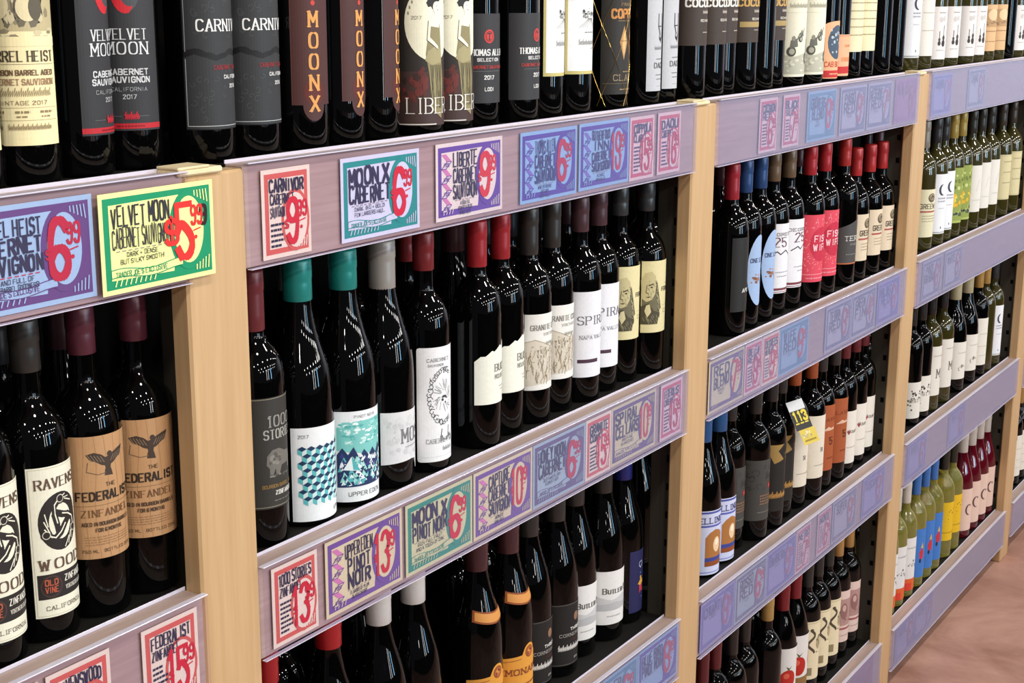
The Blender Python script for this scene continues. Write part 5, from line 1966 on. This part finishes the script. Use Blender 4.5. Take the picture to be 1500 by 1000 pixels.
# id, shelf, x, z, label, theme, title lines, notes, price, cents, style, extras
CARDS = [
 ('heist', 1, -.3270, -.1085, 'purple bordered light blue 6.99 price card, top rail at the left edge', 'heist', ['BARREL HEIST', 'CABERNET', 'SAUVIGNON'], ['BOLD AND FULL OF', 'BOURBON BARREL GOODNESS!'], '6', '99', 'L', dict(ribbon="TRADER JOE'S EXCLUSIVE")),
 ('velvet', 1, -.1690, -.1100, 'green bordered pale yellow 5.99 price card overhanging the first post', 'green', ['VELVET MOON', 'CABERNET SAUVIGNON'], ['DARK + DENSE', 'BUT SILKY SMOOTH!'], '5', '99', 'L', dict(ribbon="TRADER JOE'S EXCLUSIVE", dollar=True)),
 ('ravens', 2, -.2667, -.1100, 'red bordered price card at bottom edge, left of the 15.99 one', 'red', ['RAVENSWOOD', 'ZINS'], [], '9', '99', 'P'),
 ('fedz', 2, -.1407, -.1100, 'red bordered 15.99 price card on the second rail of the leftmost bay', 'red', ['FEDERALIST', 'ZINFANDEL'], [], '15', '99', 'P'),
 ('creamcard', 2, -.4320, -.1100, 'cream price card mostly cut off by the lower left corner of the frame', 'cream', ['RAVENSWOOD', 'OLD VINE'], [], '7', '99', 'L'),
 ('carn', 1, .0690, -.1100, 'salmon bordered 9.99 price card, leftmost on the near bay top rail', 'red', ['CARNIVOR', 'CABERNET', 'SAUVIGNON'], [], '9', '99', 'P'),
 ('moonx', 1, .2064, -.1095, 'teal bordered 6.99 price card on the near bay top rail', 'teal', ['MOON X', 'CABERNET'], ['DARK, BIG + BOLD!', 'FEW LARGERS HAUL.'], '6', '99', 'L', dict(ribbon="TRADER JOE'S EXCLUSIVE")),
 ('lib', 1, .3984, -.1085, 'purple bordered cream 9.99 price card on the near bay top rail', 'purple', ['LIBERTE', 'CABERNET', 'SAUVIGNON'], ['A SOULFUL', "ROBERT'S REDS", 'SINCE 1972'], '9', '99', 'LZ'),
 ('thomas', 1, .6010, -.1090, 'blue and purple 6.99 price card, left one of two, near bay top rail', 'bluepurple', ['THOMAS ALLEN', 'CABERNET', 'SAUVIGNON'], ['WINE ENTHUSIAST', 'BEST BUY', 'RICH + FULL'], '6', '99', 'LZ'),
 ('ruther', 1, .7640, -.1080, 'blue and purple price card, right one of two, near bay top rail', 'bluepurple', ['RUTHERFORD', 'INN', 'CABERNET', 'SAUVIGNON'], ['A CLASSIC', 'NAPA VALLEY'], '18', '99', 'LZ'),
 ('coppola', 1, .9226, -.1090, 'dull pink price card beside the two blue ones, near bay top rail', 'pink', ['COPPOLA', 'CLARET'], [], '15', '99', 'P'),
 ('daou', 1, 1.0183, -.1085, 'pink bordered price card, rightmost on the near bay top rail', 'pink', ['DAOU', 'CABERNET'], [], '16', '99', 'P'),
 ('stories', 2, .0630, -.1085, 'red bordered 13.99 price card, leftmost on the near bay second rail', 'red', ['1000 STORIES', 'ZINFANDEL'], [], '13', '99', 'P'),
 ('eden', 2, .1600, -.1070, 'purple bordered yellowish 13.99 price card on the near bay second rail', 'cream', ['UPPER EDEN', 'PINOT', 'NOIR'], ['FLAVORS OF PLUM', 'BLACK CHERRY'], '13', '99', 'LZ'),
 ('moonp', 2, .3240, -.1080, 'green bordered 6.99 price card on the near bay second rail', 'palegreen', ['MOON X', 'PINOT NOIR'], ['RICH, FULL FRUIT', 'AND A TOUCH OF OAK'], '6', '99', 'L', dict(ribbon="TRADER JOE'S EXCLUSIVE")),
 ('cabpurple', 2, .4830, -.1080, 'purple bordered 10.99 price card, near bay second rail, under the mountain cut labels', 'cream', ['CAPTURE', 'CABERNET', 'SAUVIGNON'], ['AROMAS OF', 'DARK FRUIT'], '10', '99', 'LZ'),
 ('cabgrey', 2, .6410, -.1080, 'grey blue 6.99 price card in the middle of the near bay second rail', 'greyblue', ['HONEY MOON', 'CABERNET'], ['DEEP AND PLUSH', 'A GREAT BUY'], '6', '99', 'L', dict(ribbon="TRADER JOE'S EXCLUSIVE")),
 ('granite', 2, .7985, -.1080, 'bright red bordered 15.99 price card, near bay second rail', 'red', ['GRANITE', 'COAST'], [], '15', '99', 'P'),
 ('spiral', 2, .8815, -.1070, 'dull purple and yellow 10.99 price card, near bay second rail', 'mutepurple', ['SPIRAL', 'CELLARS'], ['SMOOTH AND', 'BALANCED RED'], '10', '99', 'L', dict(ribbon='NAPA VALLEY')),
 ('fedc', 2, 1.0560, -.1080, 'pink price card at the right end of the near bay second rail', 'pink', ['FEDERALIST', 'CABERNET'], [], '15', '99', 'P'),
 ('b3a', 3, .8400, -.1090, 'teal bordered price card on the near bay third rail at the bottom edge', 'skyteal', ['BUTLER', 'PINOT'], [], '6', '99', 'L'),
 ('b3b', 3, .9975, -.1080, 'lilac blue price card at the right end of the near bay third rail', 'bluepurple', ['BLUE BIRD', 'PINOT NOIR'], [], '8', '99', 'L'),
 ('p1', 1, 1.4286, -.1090, 'small pink price card, left one of two, middle bay top rail', 'pink', ['COCOBON', 'RED'], [], '6', '99', 'P'),
 ('p2', 1, 1.5400, -.1080, 'small pink price card, right one of two, middle bay top rail', 'pink', ['BLACK', 'STALLION'], [], '7', '99', 'P'),
 ('b1', 1, 1.6650, -.1080, 'sky blue price card on the middle bay top rail', 'skyteal', ['GROWERS', 'BLEND'], ['SOFT', 'AND DRY'], '8', '99', 'L'),
 ('g1', 1, 1.8450, -.1085, 'slate grey price card, left one of two, middle bay top rail', 'slate', ['PASO', 'RED'], ['A BLEND'], '9', '99', 'L'),
 ('g2', 1, 2.0120, -.1085, 'slate grey price card, right one of two, middle bay top rail', 'slate', ['RESERVE', 'RED'], ['A BLEND'], '7', '99', 'L'),
 ('m1', 1, 2.1930, -.1085, 'solid mauve price card at the right end of the middle bay top rail', 'mauve', ['MERLOT'], ['SOFT'], '5', '99', 'L'),
 ('q1', 2, 1.2480, -.1060, 'purple and cream price card at the left end of the middle bay second rail', 'mutepurple', ['RED', 'BLEND'], ['DARK RED', 'FRUIT'], '7', '99', 'L'),
 ('q2', 2, 1.4080, -.1060, 'pink bordered price card, middle bay second rail, beside the salmon one', 'pink', ['ONE LEAF', 'RED'], [], '8', '99', 'P'),
 ('q3', 2, 1.4920, -.1060, 'salmon price card, middle bay second rail, left of the teal one', 'red', ['DEGREES', 'MERLOT'], [], '9', '99', 'P'),
 ('q4', 2, 1.5761, -.1060, 'teal price card on the middle bay second rail', 'skyteal', ['WIFE', 'RED'], ['JUICY'], '9', '99', 'L'),
 ('q5', 2, 1.8300, -.1080, 'faint grey blue price card, left one of two, middle bay second rail', 'slate', ['TERRA', 'RED'], ['EARTHY'], '8', '99', 'L'),
 ('q6', 2, 1.9890, -.1085, 'faint grey blue price card, right one of two, middle bay second rail', 'slate', ['GREEN', 'FIN'], ['ORGANIC'], '4', '99', 'L'),
 ('q7', 2, 2.1600, -.1090, 'lilac price card at the right end of the middle bay second rail', 'lilac', ['MALBEC', 'RED'], ['SMOOTH'], '6', '99', 'L'),
 ('r1', 3, 1.2500, -.1085, 'lilac price card at the left end of the middle bay third rail', 'lilac', ['CHIANTI'], ['CLASSICO'], '8', '99', 'L'),
 ('r2', 3, 1.4085, -.1090, 'grey price card with a red price, middle bay third rail', 'greyblue', ['ROSSO', 'RED'], ['ITALIAN'], '6', '99', 'L'),
 ('r3', 3, 1.5660, -.1090, 'violet blue price card on the middle bay third rail', 'lilac', ['BARBERA'], ['ITALIAN'], '9', '99', 'L'),
 ('r4', 3, 1.7250, -.1090, 'small pink price card, left one of two, middle bay third rail', 'pink', ['NERO'], [], '7', '99', 'P'),
 ('r5', 3, 1.8500, -.1080, 'small pink price card, right one of two, middle bay third rail', 'pink', ['MONTE'], [], '6', '99', 'P'),
 ('r6', 3, 1.9420, -.1085, 'faint slate price card on the middle bay third rail', 'slate', ['SUPER'], ['TUSCAN'], '9', '99', 'L'),
 ('r7', 3, 2.1400, -.1085, 'faint lilac price card at the right end of the middle bay third rail', 'lilac', ['TUSCAN'], ['RED'], '9', '99', 'L'),
 ('s1', 4, 2.1500, -.1085, 'mauve price card at the right end of the middle bay bottom rail', 'mauve', ['SOLO', 'RED'], ['SOFT'], '4', '99', 'L'),
 ('t1', 1, 2.4700, -.1090, 'faint lilac price card at the left end of the far bay top rail', 'lilac', ['CHARD'], ['OAKY'], '7', '99', 'L'),
 ('t2', 1, 2.7700, -.1085, 'faint grey price card in the middle of the far bay top rail', 'slate', ['CHARD'], ['CRISP'], '8', '99', 'L'),
 ('t3', 2, 2.4950, -.1085, 'faint price card with pink price, left one of two, far bay second rail', 'slate', ['PINOT', 'GRIGIO'], [], '6', '99', 'L'),
 ('t4', 2, 2.6780, -.1085, 'faint price card with pink price, right one of two, far bay second rail', 'slate', ['WHITE'], [], '5', '99', 'L'),
 ('t5', 3, 2.4750, -.1085, 'faint lilac price card at the left end of the far bay third rail', 'lilac', ['WHITE'], [], '6', '99', 'L'),
 ('t6', 3, 2.8300, -.1085, 'faint mauve price card on the far bay third rail', 'lilac', ['WHITE'], [], '8', '99', 'L'),
 ('t7', 4, 2.4830, -.1085, 'faint mauve price card at the left end of the far bay bottom rail', 'lilac', ['ROSE'], [], '6', '99', 'L'),
 ('t8', 4, 2.6450, -.1085, 'faint lilac price card, second on the far bay bottom rail', 'lilac', ['ROSE'], [], '7', '99', 'L'),
]



def add_card(idn, lv, x0, z0, label, th, lines, notes, price, cents, style, **kw):
    w = 156 if style[0] == 'L' else 82
    h = 101
    c = Canvas(w, h, sum(map(ord, idn)))
    price_card(c, th, lines, notes, price, cents, style, **kw)
    y0 = -.0045 if idn != 'velvet' else -.0108

    def mp(x, y, L):
        return (x / 1000, -L * .0002, y / 1000)
    mm = c.build(mp, 0)
    V, F = [], []
    box(V, F, 0, w / 1000, .0001, .0007, 0, h / 1000, .0001)
    o = link('price_card', mesh_of('price_card', V, F, paper(THEME[th][1])), None, (x0, y0, ZL[lv] + z0))
    tag(o, label, 'price card', 'hand lettered price cards')
    link('paper_face', mm['sheet'], o)
    link('border', mm['artwork'], o)
    link('lettering', mm['lettering'], o)
    return o


for cd in CARDS:
    add_card(*cd[:11], **(cd[11] if len(cd) > 11 else {}))
